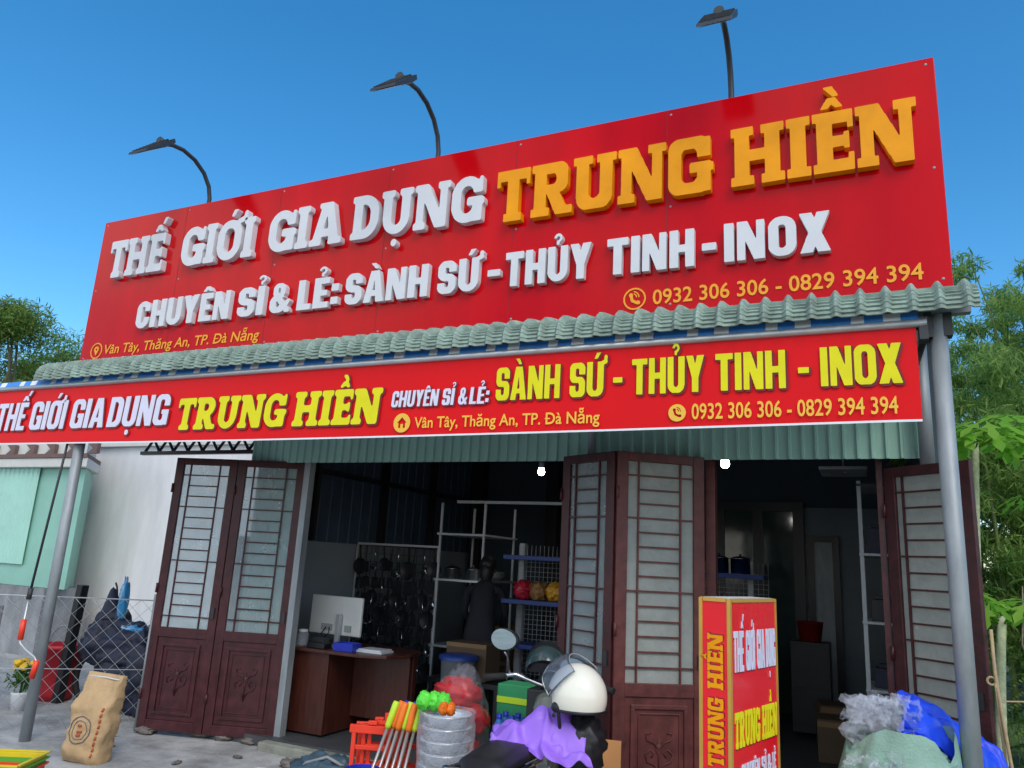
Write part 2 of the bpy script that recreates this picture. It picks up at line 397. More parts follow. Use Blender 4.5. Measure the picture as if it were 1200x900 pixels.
    for m_ in marks:
        if m_ == '^': g |= pg((c - .2, 1.06), (c - .07, 1.24), (c + .07, 1.24), (c + .2, 1.06), (c + .07, 1.06), (c, 1.13), (c - .07, 1.06))
        if m_ == '/':
            dx, dy = (.16, .22) if '^' in marks else (0.02, .06)
            g |= pg((c + dx - .06, 1.02 + dy), (c + dx + .05, 1.02 + dy), (c + dx + .19, 1.20 + dy), (c + dx + .03, 1.20 + dy))
        if m_ == '`':
            dx, dy = (.03, .23) if '^' in marks else (0, .05)
            g |= pg((c + dx - .17, 1.20 + dy), (c + dx, 1.20 + dy), (c + dx + .11, 1.02 + dy), (c + dx, 1.02 + dy))
        if m_ == '?': g |= ((cir(c, 1.24, .13) & ~cir(c, 1.24, .055)) & ~(bx(c - .2, 1.0, c, 1.24))) | bx(c - .05, 1.05, c + .03, 1.17)
        if m_ == '.': g |= cir(c, -.19, .085)
        if m_ == '+': g |= seg(w_ - o - k * .6, .94, w_ + .08, 1.0, k * 1.1) | seg(w_ + .07, .99, w_ + .08, 1.13, k * 1.0)
    return g, w_

def blur(a, sig):
    if sig <= .3: sig = .3
    n = int(sig * 3) + 1
    k = np.exp(-np.arange(-n, n + 1) ** 2 / (2 * sig * sig)); k /= k.sum()
    p = np.pad(a.astype(float), n)
    p = np.apply_along_axis(lambda r: np.convolve(r, k, 'valid'), 1, p)
    return np.apply_along_axis(lambda r: np.convolve(r, k, 'valid'), 0, p)
def rdp(pts, eps):
    if len(pts) < 3: return pts
    a, b_ = pts[0], pts[-1]
    p = np.array(pts); ab = np.array(b_) - np.array(a); L = np.hypot(*ab)
    dist = np.hypot(*(p - p[0]).T) if L < 1e-9 else np.abs(ab[0] * (p[:, 1] - a[1]) - ab[1] * (p[:, 0] - a[0])) / L
    i = int(dist.argmax())
    if dist[i] <= eps: return [a, b_]
    return rdp(pts[:i + 1], eps)[:-1] + rdp(pts[i:], eps)
def contours(F, lev):
    F = F - lev; F[F == 0] = 1e-9
    S = F > 0; H, W_ = F.shape
    c = S[:-1, :-1].astype(int) + S[:-1, 1:] * 2 + S[1:, 1:] * 4 + S[1:, :-1] * 8
    nxt = {}
    tab = {1: [(3, 0)], 2: [(0, 1)], 3: [(3, 1)], 4: [(1, 2)], 5: [(3, 2), (1, 0)], 6: [(0, 2)], 7: [(3, 2)], 8: [(2, 3)], 9: [(2, 0)], 10: [(0, 3), (2, 1)], 11: [(2, 1)], 12: [(1, 3)], 13: [(1, 0)], 14: [(0, 3)]}
    for j, i in zip(*np.nonzero((c > 0) & (c < 15))):
        E = [(j, i, 0), (j, i + 1, 1), (j + 1, i, 0), (j, i, 1)]
        for a, b_ in tab[c[j, i]]: nxt[E[a]] = E[b_]
    def pt(e):
        j, i, k = e
        if k == 0: t = F[j, i] / (F[j, i] - F[j, i + 1]); return (GX0 + (i + t) / RES, GY0 + j / RES)
        t = F[j, i] / (F[j, i] - F[j + 1, i]); return (GX0 + i / RES, GY0 + (j + t) / RES)
    out = []
    while nxt:
        s = next(iter(nxt)); loop = [s]; e = nxt.pop(s)
        while e != s and e in nxt:
            loop.append(e); e = nxt.pop(e)
        P_ = [pt(q) for q in loop]
        if len(P_) < 6: continue
        h = len(P_) // 2
        out.append(rdp(P_[:h + 1], .0035)[:-1] + rdp(P_[h:] + [P_[0]], .0035)[:-1])
    return [o for o in out if len(o) > 2]
GC = {}
def outline(arr_key, fn, sig, lev):
    k = (arr_key, sig, lev)
    if k not in GC:
        g, w_ = fn()
        cs = contours(blur(g, sig * RES), lev)
        pts, edges = [], []
        for cc in cs:
            o = len(pts); pts += [Vector(p) for p in cc]; edges += [(o + i, o + (i + 1) % len(cc)) for i in range(len(cc))]
        V, _, Fc, *_ = geometry.delaunay_2d_cdt(pts, edges, [], 1, 1e-6)
        cen = np.array([[sum(V[i][k] for i in f) / len(f) for k in (0, 1)] for f in Fc]); ins = np.zeros(len(cen), bool)
        for a, b_ in edges:
            (xa, ya), (xb, yb_) = pts[a], pts[b_]
            if ya == yb_: continue
            ins ^= ((ya > cen[:, 1]) != (yb_ > cen[:, 1])) & (cen[:, 0] < (xb - xa) * (cen[:, 1] - ya) / (yb_ - ya) + xa)
        Fc = [f for f, q in zip(Fc, ins) if q]
        GC[k] = ([tuple(v) for v in V], [tuple(f) for f in Fc], cs, w_)
    return GC[k]
def put_glyph(mb, data, fx, dep, sidewall=True):
    """fx maps (gx, gy, depth) to 3-D; dep = front depth"""
    V, Fc, cs, _ = data
    mb.add([fx(x, y, dep) for x, y in V], Fc)
    if sidewall:
        for cc in cs:
            n = len(cc)
            mb.add([fx(x, y, dep) for x, y in cc] + [fx(x, y, 0) for x, y in cc], [(i, (i + 1) % n, (i + 1) % n + n, i + n) for i in range(n)])
def word(mb, text, x0, x1, z0, z1, y, dep, st, key, lev=.5, sig=None, plane=None):
    """a word between x0 and x1 on the baseline z0 with capitals up to z1, standing dep proud of the plane at y (towards -Y)"""
    sig = sig or st.get('sig', .012); gap = st.get('gap', .09); sh = st.get('shear', 0)
    gs, wd = [], 0
    for ch in text:
        d = outline((key, ch), lambda: glyph(ch, st), sig, lev); gs.append((d, wd)); wd += d[3] + gap
    wd -= gap
    sxx = (x1 - x0) / wd; sz = z1 - z0
    for d, off in gs:
        if plane: fx = lambda a, b_, c, off=off: plane((a + off + sh * b_) * sxx + x0, z0 + b_ * sz, c)
        else: fx = lambda a, b_, c, off=off: (x0 + (a + off) * sxx + sh * b_ * sz, y - c, z0 + b_ * sz)
        put_glyph(mb, d, fx, dep)
def icon(mb, kind, cx, cz, r, y, dep=.004):
    def fn():
        c = (.5, .5); ring = cir(*c, .5) & ~cir(*c, .43)
        ph = (seg(.34, .66, .40, .42, .13) | seg(.40, .42, .62, .30, .13) | cir(.34, .68, .09) | cir(.66, .32, .09))
        waves = (cir(.42, .56, .30) & ~cir(.42, .56, .25) | cir(.42, .56, .20) & ~cir(.42, .56, .15)) & (X > .46) & (Y > .56)
        if kind == 'phone_ring': g = ring | ph | waves
        elif kind == 'phone_disc': g = cir(*c, .5) & ~(ph | waves)
        elif kind == 'pin_ring': g = ring | (cir(.5, .58, .19) | pg((.33, .5), (.67, .5), (.5, .2))) & ~cir(.5, .58, .08)
        else: g = cir(*c, .5) & ~(pg((.2, .5), (.5, .8), (.8, .5)) | (bx(.29, .24, .71, .54) & ~bx(.43, .24, .57, .44)))
        return g, 1
    d = outline(('icon', kind), fn, .008, .5)
    put_glyph(mb, d, lambda a, b_, c: (cx + (a - .5) * 2 * r, y - c, cz + (b_ - .5) * 2 * r), dep)
def plain(mb, text, x0, x1, z0, zcap, y, dep=.004, off=.012, shear=0):
    """small printed text in the built-in sans face"""
    if 'Đ' in text:
        pre = text[:text.index('Đ')]; text = text.replace('Đ', 'D')
        tw = lambda q: plain(None, q, 0, 1, 0, 1, 0, off=off)
        A0, A1 = tw(text); d0, d1 = tw('D'); _, p1 = tw(pre + 'D')
        kk = (x1 - x0) / (A1 - A0); xl = x0 + (p1 - (d1 - d0) - A0) * kk; cap = zcap - z0; zm = z0 + cap * .47
        mb.add([(xl + q * kk + shear * cap * .5, y - dep - .0008, zm + h * cap) for q, h in ((-.06, -.05), (.30, -.05), (.30, .05), (-.06, .05))], [(0, 1, 2, 3)])
    cu = bpy.data.curves.new('tmp', 'FONT'); cu.body = text; cu.size = 1; cu.offset = off; cu.shear = shear; cu.resolution_u = 3
    ob = bpy.data.objects.new('tmp', cu); COL.objects.link(ob)
    bpy.context.view_layer.update()
    me = bpy.data.meshes.new_from_object(ob.evaluated_get(bpy.context.evaluated_depsgraph_get()))
    vs = np.array([v.co[:] for v in me.vertices]); fs = [tuple(p.vertices) for p in me.polygons]
    bpy.data.objects.remove(ob); bpy.data.curves.remove(cu); bpy.data.meshes.remove(me)
    if mb is None: return vs[:, 0].min(), vs[:, 0].max()
    a, b_ = vs[:, 0].min(), vs[:, 0].max(); k = (x1 - x0) / (b_ - a); kz = (zcap - z0) / CAPH
    mb.add([(x0 + (p[0] - a) * k, y - dep, z0 + p[1] * kz) for p in vs], fs)
CAPH = .70

SANS = dict(t=.235, b=.20, wf=1.0, sig=.010, gap=.075, cr=.22)
IMPACT = dict(t=.23, b=.16, wf=1.0, sig=.010, gap=.06, cr=.17)
SLABW = dict(t=.25, b=.20, slab=1, s=.075, st=.15, wf=1.02, sig=.024, gap=.05, cr=.30)
SLABG = dict(t=.27, b=.20, slab=1, s=.08, st=.15, wf=1.05, sig=.009, gap=.04, cr=.16)
COOPER = dict(t=.26, b=.19, slab=1, s=.085, st=.16, wf=1.0, sig=.034, gap=.03, cr=.32, shear=.06)

# ------------------------------------------------------------------ setting
GZ = -0.10
m_ = MB(); m_.add([(-900, -900, GZ), (900, -900, GZ), (900, 900, GZ), (-900, 900, GZ)], [(0, 1, 2, 3)])
tag(m_.build('ground', M['dirt']), kind='structure')
m_ = MB()
m_.grid(lambda u, v: (-20 + 20.66 * u, -14 + 23 * v, GZ + .016 + .010 * noise.noise(Vector((u * 30, v * 30, 3)))), 60, 60)
tag(m_.build('concrete_yard', M['concrete']), kind='structure')

# ------------------------------------------------------------------ shop building
FY = 5.90
shop = thing('shop_building', 'small steel-sheet shop with a corrugated eave, green cladding and open maroon folding doors', 'shop', (-2.4, FY, 0))
def part(name, mb, m, parent=shop, **k): return mb.build(name, m, parent, world=True, **k)
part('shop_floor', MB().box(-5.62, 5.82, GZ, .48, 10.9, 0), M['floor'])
part('door_step', MB().box(-5.0, 5.70, GZ, -1.1, 5.815, -.012), M['step'], bevel=.012)
def corr_x(x0, x1, z0, z1, y, amp, period, rib=.35):
    """vertical trapezoid sheet facing -Y"""
    n = int((x1 - x0) / period); prof = []
    for i in range(n + 1):
        for fx_, fy_ in ((0, 0), (rib, 0), (rib + .08, 1), (.92, 1)):
            xx = x0 + (i + fx_) * period
            if xx <= x1: prof.append((xx, y - amp * (1 - fy_)))
    vs = [(x, yy, z) for z in (z0, z1) for x, yy in prof]; k = len(prof)
    return MB().add(vs, [(i, i + 1, i + 1 + k, i + k) for i in range(k - 1)])
def corr_y(y0, y1, z0, z1, x, amp, period):
    mb = corr_x(y0, y1, z0, z1, 0, amp, period)
    mb.v = [(x + b_, a, c) for a, b_, c in mb.v]
    return mb
mb = corr_x(-5.64, .50, 2.50, 3.42, 5.86, .022, .092, .16)
part('green_cladding', mb, M['green'])
part('lintel', MB().box(-5.6, 5.90, 2.515, .45, 5.98, 2.60), M['galv'])
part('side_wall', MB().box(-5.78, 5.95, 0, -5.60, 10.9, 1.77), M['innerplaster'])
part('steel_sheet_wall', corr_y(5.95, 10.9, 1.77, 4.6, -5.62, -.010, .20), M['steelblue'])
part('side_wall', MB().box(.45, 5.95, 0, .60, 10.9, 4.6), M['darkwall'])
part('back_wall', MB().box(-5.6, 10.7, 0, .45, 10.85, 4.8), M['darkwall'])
part('wall_strip', corr_x(-5.60, -5.0, 0, 2.515, 5.93, .015, .15), M['green'])
mb = MB()
for z in (2.53, 3.2): mb.box(-5.60, 6.0, z, -5.53, 10.6, z + .05)
for y in (6.75, 8.1, 9.3): mb.box(-5.60, y, 1.78, -5.51, y + .06, 4.4)
part('wall_rail', mb, M['blackpaint'])
part('column', MB().box(-5.52, 10.45, 0, -5.35, 10.65, 4.5), M['blackpaint'])
part('column', MB().box(-4.30, 10.50, 0, -4.12, 10.66, 4.5), M['blackpaint'])
# pale lower stretch of the back wall and interior doorways
part('wall_panel', MB().box(-.80, 10.66, 0, .44, 10.697, 2.56), M['palewall'])
g = MB()
for x in (-1.86, -1.36, -.86): g.box(x, 10.58, 0, x + .13, 10.655, 2.5)
g.box(-1.86, 10.58, 2.5, -.73, 10.655, 2.62)
fr = part('glass_door', g, M['blackpaint'])
part('pane', MB().box(-1.73, 10.61, .02, -1.36, 10.62, 2.5), M['darkglass'], fr)
bpy.context.view_layer.update()
fr.children[0].location = (0, 0, 0)
for c in fr.children:
    c.data.transform(Matrix.Translation(-shop.location))
part_pane2 = MB().box(-1.23 - shop.location.x, 10.61 - FY, .02, -.86 - shop.location.x, 10.62 - FY, 2.5).build('pane', M['darkglass'], fr)
g = MB().box(-.70, 10.60, 0, -.62, 10.655, 2.2).box(-.40, 10.60, 0, -.32, 10.655, 2.2).box(-.62, 10.60, 2.12, -.40, 10.655, 2.2)
dr = part('door_frame', g, M['blackpaint'])
MB().box(-.62 + 2.4, 10.63 - FY, 0, -.40 + 2.4, 10.645 - FY, 2.12).build('door_panel', M['galv'], dr)
# door posts
part('door_post', MB().box(-5.0, 5.90, 0, -4.93, 5.98, 2.515), M['galv'])
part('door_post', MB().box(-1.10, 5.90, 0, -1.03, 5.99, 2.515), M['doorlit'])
part('door_post', MB().box(.085, 5.95, 0, .125, 6.0, 2.515), M['door'])
# roof: bull-nosed fibre cement sheet, corrugated along X
prof = [(4.600, 3.150), (4.598, 3.185), (4.606, 3.225), (4.63, 3.265), (4.68, 3.30), (4.76, 3.325), (5.0, 3.375), (6, 3.58), (8.2, 4.05), (11.0, 4.62)]
nx = 900; x0r, x1r = -7.40, .63
rows = [(prof[0][0], prof[0][1], 0.0)]; sdist = 0.0
for p0, p1 in zip(prof[:-1], prof[1:]):
    L_ = math.hypot(p1[0] - p0[0], p1[1] - p0[1]); n_ = max(1, int(L_ / .0043)) if p1[0] < 5.1 else 1
    for q_ in range(1, n_ + 1): rows.append((p0[0] + (p1[0] - p0[0]) * q_ / n_, p0[1] + (p1[1] - p0[1]) * q_ / n_, sdist + L_ * q_ / n_))
    sdist += L_
vs = []
for r_ in range(len(rows)):
    y, z, sd_ = rows[r_]; p0 = rows[max(0, r_ - 3)]; p1 = rows[min(len(rows) - 1, r_ + 3)]
    d = Vector((0, p1[0] - p0[0], p1[1] - p0[1])).normalized(); nrm = Vector((0, -d.z, d.y))
    rib = (1 - (sd_ / .026) % 1.0) * .014 if y < 5.1 else .004
    for i in range(nx + 1):
        x = x0r + (x1r - x0r) * i / nx
        q = ((x - x0r) / .134) % 1.0
        a = max(0, 1 - abs(q - .5) / .21); a = (a * a * (3 - 2 * a)) ** .6
        k = .044 * a + rib * (1 - .6 * a)
        vs.append((x, y + nrm.y * k, z + nrm.z * k))
fs = [(j * (nx + 1) + i, j * (nx + 1) + i + 1, (j + 1) * (nx + 1) + i + 1, (j + 1) * (nx + 1) + i) for j in range(len(rows) - 1) for i in range(nx)]
def tilemat():
    m = mat('fibre_cement_roof', (.25, .335, .285), .85, var=.4, scale=9, bump=.0)
    return m
mb = MB().add(vs, fs, False)
roof = part('roof', mb, tilemat())
sm = roof.modifiers.new('thick', 'SOLIDIFY'); sm.thickness = .008; sm.offset = -1
# eave beam and lattice truss on the left
part('eave_beam', MB().box(-7.35, 4.72, 3.165, .60, 4.78, 3.215), M['galv'])
mb = MB().box(-7.45, 5.98, 2.62, -5.62, 6.03, 2.66).box(-7.45, 5.98, 2.80, -5.62, 6.03, 2.84)
for i in range(8):
    xa = -7.4 + i * .22
    mb.tube([(xa, 6.005, 2.66), (xa + .11, 6.005, 2.80), (xa + .22, 6.005, 2.66)], .018, 5)
part('lattice_truss', mb, M['blackpaint'])
# posts
for x, top in ((-6.74, 3.16), (.43, 3.16)):
    mb = MB().tube([(x, 4.74, GZ), (x, 4.74, top)], .047, 20)
    p_ = part('porch_post', mb, M['galv'])
mb = MB().box(.36, 4.68, 3.02, .40, 4.80, 3.17).box(.44, 4.70, 3.03, .50, 4.78, 3.165)
part('post_bracket', mb, M['greymetal'])
part('rain_pipe', MB().tube([(.40, 5.76, 2.44), (.40, 5.76, 3.30)], .046, 16), M['galv'])
part('rain_pipe', MB().tube([(-1.98, 5.76, 2.50), (-1.98, 5.76, 3.30)], .032, 12), M['galv'])

# folding door leaves: frame mesh with glass, grille, lower panel
def door_leaf(ax_, ay_, bx_, by_, z0, z1, mf, glass, rows, cols_, flip=1, arch=False, label=None, pane_bottom=.36):
    """a leaf whose outside face is turned to the yard, from (ax_, ay_) to (bx_, by_)"""
    wd = math.hypot(bx_ - ax_, by_ - ay_); h = z1 - z0; T = .035; fw = .085
    zp = h * pane_bottom
    mb = MB().box(0, 0, 0, fw, T, h).box(wd - fw, 0, 0, wd, T, h).box(fw, 0, h - fw * .8, wd - fw, T, h).box(fw, 0, 0, wd - fw, T, .09).box(fw, 0, zp - .09, wd - fw, T, zp)
    leaf = mb.build('door_leaf', mf, shop, bevel=.004)
    leaf.location = (ax_ - shop.location.x, ay_ - FY, z0); leaf.rotation_euler = (0, 0, math.atan2(by_ - ay_, bx_ - ax_))
    if label: leaf['label'] = label
    MB().box(fw - .004, T * .62, zp - .004, wd - fw + .004, T * .8, h - fw * .8 + .004).build('glass_pane', glass, leaf)
    gr = MB(); iw = wd - 2 * fw; ih = h - fw * .8 - zp; r = .006
    xs = [fw + iw * c for c in cols_]
    for x in xs: gr.box(x - r, .002, zp, x + r, .016, zp + ih)
    for k in range(1, rows):
        z = zp + ih * k / rows
        full = k % 5 == 1 or k == rows - 1
        xa, xb = (fw, wd - fw) if full else (xs[0], xs[-1])
        gr.box(xa, .004, z - r, xb, .013, z + r)
    gr.build('window_grille', mf, leaf)
    pb = MB().box(fw, .014, .09, wd - fw, .026, zp - .09)
    a, b_, c, d = fw + .045, wd - fw - .045, .09 + .05, zp - .09 - .05
    def rim(a, b_, c, d, t, y0):
        pb.box(a, y0, c, b_, .014, c + t).box(a, y0, d - t, b_, .014, d).box(a, y0, c + t, a + t, .014, d - t).box(b_ - t, y0, c + t, b_, .014, d - t)
    rim(a, b_, c, d, .03, -.002); rim(a + .055, b_ - .055, c + .055, d - .055, .012, .006)
    pl = pb.build('lower_panel', mf, leaf, bevel=.004)
    orn = MB(); cx, cz = wd / 2, (.09 + zp - .09) / 2
    for sg in (-1, 1):
        orn.tube([(cx + sg * q[0], .010, cz + q[1]) for q in ((0, -.13), (.03, -.07), (.085, -.05), (.10, .0), (.06, .03), (.035, .0), (.055, -.02))], .006, 6)
        orn.tube([(cx + sg * q[0], .010, cz + q[1]) for q in ((0, .02), (.035, .07), (.09, .09), (.10, .13), (.06, .135))], .006, 6)
    orn.tube([(cx, .010, cz - .15), (cx, .010, cz + .1)], .006, 6).blob((cx, .012, cz + .03), (.025, .008, .035), 0)
    orn.build('ornament', mf, leaf)
    for zz in (h * .12, h * .5, h * .88):
        MB().tube([(.0, -.008, zz - .045), (.0, -.008, zz + .045)], .011, 8).build('hinge', mf, leaf)
    MB().box(wd - .06, -.014, h * .40, wd - .03, .0, h * .40 + .10).build('latch', M['greymetal'], leaf)
    return leaf
c2 = (.16, .80)
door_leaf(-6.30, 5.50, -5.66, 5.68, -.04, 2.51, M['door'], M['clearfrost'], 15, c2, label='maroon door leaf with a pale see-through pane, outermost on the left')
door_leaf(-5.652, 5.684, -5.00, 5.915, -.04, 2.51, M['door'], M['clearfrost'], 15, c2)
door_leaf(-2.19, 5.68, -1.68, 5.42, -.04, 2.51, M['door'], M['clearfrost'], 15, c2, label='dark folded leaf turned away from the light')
door_leaf(-1.65, 5.41, -1.09, 5.80, -.04, 2.51, M['doorlit'], M['frost'], 15, c2, label='folded leaf with patterned glass, its maroon lightened as if lit')
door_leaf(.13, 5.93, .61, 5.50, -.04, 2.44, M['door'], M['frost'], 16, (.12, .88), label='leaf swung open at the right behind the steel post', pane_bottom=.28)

# ------------------------------------------------------------------ rooftop sign
YS = 4.95
sign = thing('rooftop_sign', 'big red board above the eave with raised white and gold letters', 'shop sign', (-3.37, YS, 3.4))
def spart(name, mb, m, **k): return mb.build(name, m, sign, world=True, **k)
spart('board', MB().box(-7.29, YS, 3.40, .55, YS + .10, 4.985), M['redboard'], bevel=.006)
for x in (-6.07, -4.85, -3.63, -2.41, -1.19): spart('panel_seam', MB().box(x, YS - .0012, 3.405, x + .004, YS + .001, 4.98), M['darkred'])
mb = MB()
for x in (-7.24, -6.04, -4.82, -3.60, -2.38, -1.16, .50):
    for z in (4.94, 4.20, 3.46): mb.lathe([(0, .003), (.007, .002), (.009, 0)], 8, TR(x, YS - .0005, z, 0, R(90)))
spart('screws', mb, M['galv'])
mb = MB()
for x in (-6.6, -4.6, -2.6, -.6): mb.box(x, YS + .105, 3.42, x + .05, YS + .16, 4.9).tube([(x + .02, YS + .16, 4.4), (x + .02, 5.8, 3.6)], .02, 6)
spart('support_frame', mb, M['greymetal'])
y1 = YS - .002
for t_, a, b_ in (('THẾ', -7.03, -6.24), ('GIỚI', -5.987, -5.06), ('GIA', -4.878, -4.041), ('DỤNG', -3.946, -2.662)):
    mb = MB(); word(mb, t_, a, b_, 4.29, 4.70, y1, .06, SLABW, 'sw')
    spart('headline_lettering', mb, M['white'])
for t_, a, b_ in (('TRUNG', -2.537, -.863), ('HIỀN', -.727, .424)):
    mb = MB(); word(mb, t_, a, b_, 4.243, 4.685, y1, .06, SLABG, 'sg')
    spart('name_lettering', mb, M['gold'])
for t_, a, b_ in (('CHUYÊN', -6.480, -5.255), ('SỈ', -5.150, -4.843), ('&', -4.766, -4.539), ('LẺ:', -4.454, -4.013), ('SÀNH', -3.938, -3.118), ('SỨ', -3.028, -2.66),
                  ('-', -2.580, -2.469), ('THỦY', -2.427, -1.732), ('TINH', -1.611, -.981), ('-', -.931, -.832), ('INOX', -.782, -.113)):
    mb = MB(); word(mb, t_, a, b_, 3.703, 3.983, y1, .05, SANS, 'sa')
    spart('goods_lettering', mb, M['white'])
mb = MB(); plain(mb, 'Vân Tây, Thăng An, TP. Đà Nẵng', -6.93, -4.883, 3.488, 3.585, y1, off=.013, shear=.12); spart('address_lettering', mb, M['amber'])
mb = MB(); icon(mb, 'pin_ring', -7.05, 3.53, .085, y1); spart('place_icon', mb, M['amber'])
mb = MB(); plain(mb, '0932 306 306 - 0829 394 394', -1.281, .397, 3.468, 3.575, y1, off=.013); spart('phone_lettering', mb, M['amber'])
mb = MB(); icon(mb, 'phone_ring', -1.413, 3.522, .082, y1); spart('phone_icon', mb, M['amber'])

# ------------------------------------------------------------------ sign lamps
def sign_lamp(x, z0, reach, rise, turn, label, tilt=41):
    t = thing('sign_lamp', label, 'lamp', (x, YS + .13, z0), turn, 'floodlights on arms above the sign')
    k = reach / .66
    pts = [(0, 0, -.25), (0, 0, 0), (0, .005, .13), (0, -.03 * k, .26), (0, -.12 * k, .375), (0, -.26 * k, .455), (0, -.42 * k, .485), (0, -.56 * k, .465), (0, -.66 * k, .42)]
    pts = [(p[0], p[1], p[2] * rise / .5 if p[2] > 0 else p[2]) for p in pts]
    MB().tube(pts, .021, 10).build('arm', M['greymetal'], t)
    e = Vector(pts[-1])
    HM = Matrix.Translation((e.x, e.y, e.z)) @ Matrix.Rotation(R(tilt), 4, 'X') @ Matrix.Rotation(R(-90), 4, 'Z')
    hd = MB().prism([(-.05, .022), (.06, .024), (.33, .008), (.35, -.010), (.04, -.026), (-.04, -.016)], -.115, .115, HM)
    for k in range(7): hd.box(.02 + k * .045, -.105, .012, .028 + k * .045, .105, .036 - k * .003, HM)
    MB().tube([(e.x, e.y + .02, e.z), (e.x, e.y - .06, e.z + .015)], .035, 10).build('clamp', M['greymetal'], t)
    h = hd.build('lamp_head', M['greymetal'], t, bevel=.004)
    MB().prism([(.05, -.027), (.33, -.0145), (.33, -.018), (.05, -.031)], -.10, .10, HM).build('lens', M['lens'], h)
    return t
sign_lamp(-5.945, 4.99, .62, .47, R(0), 'leftmost lamp on a curved grey arm, above the white GIA lettering')
sign_lamp(-3.24, 4.99, .62, .50, R(0), 'middle curved-arm lamp above the D of the white headline')
sign_lamp(-.745, 4.99, .46, .50, R(0), 'lamp whose head is cut by the top of the photo, above the gold letters', 42)

# ------------------------------------------------------------------ awning and banner
aw = thing('retractable_awning', 'rolled blue and white striped awning under the eave with a hanging crank', 'awning', (-3.6, 4.7, 3.1))
def apart(name, mb, m, parent=aw, **k): return mb.build(name, m, parent, world=True, **k)
apart('roller_tube', MB().tube([(-8.4, 4.655, 3.098), (.37, 4.655, 3.098)], .024, 14), M['alu'])
fb, fw_ = MB(), MB()
x = -8.4; k = 0
while x < .33:
    d = min((.22, .07, .10, .09)[k % 4], .33 - x)
    (fb if k % 2 == 0 else fw_).add([(x, 4.650, 3.122), (x + d, 4.650, 3.122), (x + d, 4.668, 3.172), (x, 4.668, 3.172), (x + d, 5.75, 3.34), (x, 5.75, 3.34)], [(0, 1, 2, 3), (3, 2, 4, 5)])
    x += d; k += 1
apart('striped_fabric', fb, M['stripe_blue']); apart('white_stripes', fw_, M['stripe_white'])
apart('end_bracket', MB().box(.33, 4.64, 3.00, .375, 4.75, 3.13).tube([(.36, 4.70, 3.03), (.36, 5.8, 3.1)], .02, 8), M['greymetal'])
apart('folding_arm', MB().tube([(-7.9, 4.72, 3.04), (-6.2, 5.3, 3.0), (-5.9, 5.85, 2.98)], .022, 8), M['blackpaint'])
rod = apart('crank_rod', MB().tube([(-6.86, 4.73, 3.05), (-6.87, 4.62, 1.15)], .011, 8).tube([(-6.87, 4.622, 1.20), (-6.87, 4.618, 1.10)], .022, 8), M['greymetal'])
apart('crank_handle', MB().tube([(-6.87, 4.62, 1.09), (-6.88, 4.62, .76), (-6.87, 4.62, .725), (-6.78, 4.62, .68), (-6.64, 4.62, .63), (-6.60, 4.62, .59), (-6.61, 4.62, .49)], .009, 8), M['alu'])
LL = aw.location
for p0, p1 in (((-6.88, 4.62, .93), (-6.88, 4.62, .755)), ((-6.60, 4.62, .605), (-6.63, 4.62, .46))):
    MB().tube([Vector(p0) - LL, Vector(p1) - LL], .024, 10).build('grip', M['redplastic'], rod)

ban = thing('awning_banner', 'long red banner hanging below the striped awning, yellow and white lettering', 'banner', (-3.8, 4.66, 2.55))
def bpart(name, mb, m, **k): return mb.build(name, m, ban, world=True, **k)
YB = 4.652
mb = MB()
def bz(u, v):
    x = -8.6 + (.315 + 8.6) * u
    bot = 2.545 - .022 * math.sin(math.pi * min(1, (x + 8) / 8.2)) if x > -8 else 2.545
    return (x, YB + .004 * noise.noise(Vector((x * 1.1, v * 1.5, 0))) * v + .008, bot + (3.076 - bot) * (1 - v))
mb.grid(bz, 120, 6); k = len(mb.v)
vinyl = bpart('vinyl_sheet', mb, M['redbanner'])
bpart('hem_strip', MB().grid(lambda u, v: tuple(Vector(bz(u, 1)) - Vector((0, .001, .013 * v))), 120, 1), M['stripe_white'])
yb = YB - .001
def bword(name, items, z0, z1, st, key, m, halo=True):
    for t_, a, b_ in items:
        mb, hb = MB(), MB()
        word(mb, t_, a, b_, z0, z1, yb - .002, .002, st, key)
        word(hb, t_, a + .010, b_ + .010, z0 - .007, z1 - .007, yb, .0015, st, key, lev=.2, sig=.035)
        bpart('letter_outline', hb, M['darkred']); bpart(name, mb, m)
bword('headline_lettering', [('THẾ', -7.95, -7.49), ('GIỚI', -7.418, -6.90), ('GIA', -6.817, -6.349), ('DỤNG', -6.299, -5.530)], 2.665, 2.945, dict(IMPACT, shear=.06), 'bi', M['lilac'])
bword('name_lettering', [('TRUNG', -5.417, -4.214), ('HIỀN', -4.127, -3.289)], 2.615, 2.895, COOPER, 'bc', M['yellow'])
bword('trade_lettering', [('CHUYÊN', -3.192, -2.790), ('SỈ', -2.755, -2.658), ('&', -2.621, -2.551), ('LẺ:', -2.530, -2.376)], 2.736, 2.86, dict(IMPACT, shear=.08), 'bi', M['lilac'])
bword('goods_lettering', [('SÀNH', -2.321, -1.838), ('SỨ', -1.768, -1.53), ('-', -1.464, -1.400), ('THỦY', -1.337, -.872), ('TINH', -.803, -.390), ('-', -.321, -.259), ('INOX', -.197, .233)], 2.752, 2.99, IMPACT, 'bg', M['yellow'])
mb = MB(); plain(mb, 'Vân Tây, Thăng An, TP. Đà Nẵng', -2.972, -1.550, 2.575, 2.655, yb, off=.013); bpart('address_lettering', mb, M['amber2'])
mb = MB(); icon(mb, 'house', -3.082, 2.615, .072, yb); bpart('house_icon', mb, M['amber2'])
mb = MB(); plain(mb, '0932 306 306 - 0829 394 394', -.950, .199, 2.580, 2.678, yb, off=.013); bpart('phone_lettering', mb, M['amber2'])
mb = MB(); icon(mb, 'phone_disc', -1.041, 2.623, .055, yb); bpart('phone_icon', mb, M['amber2'])

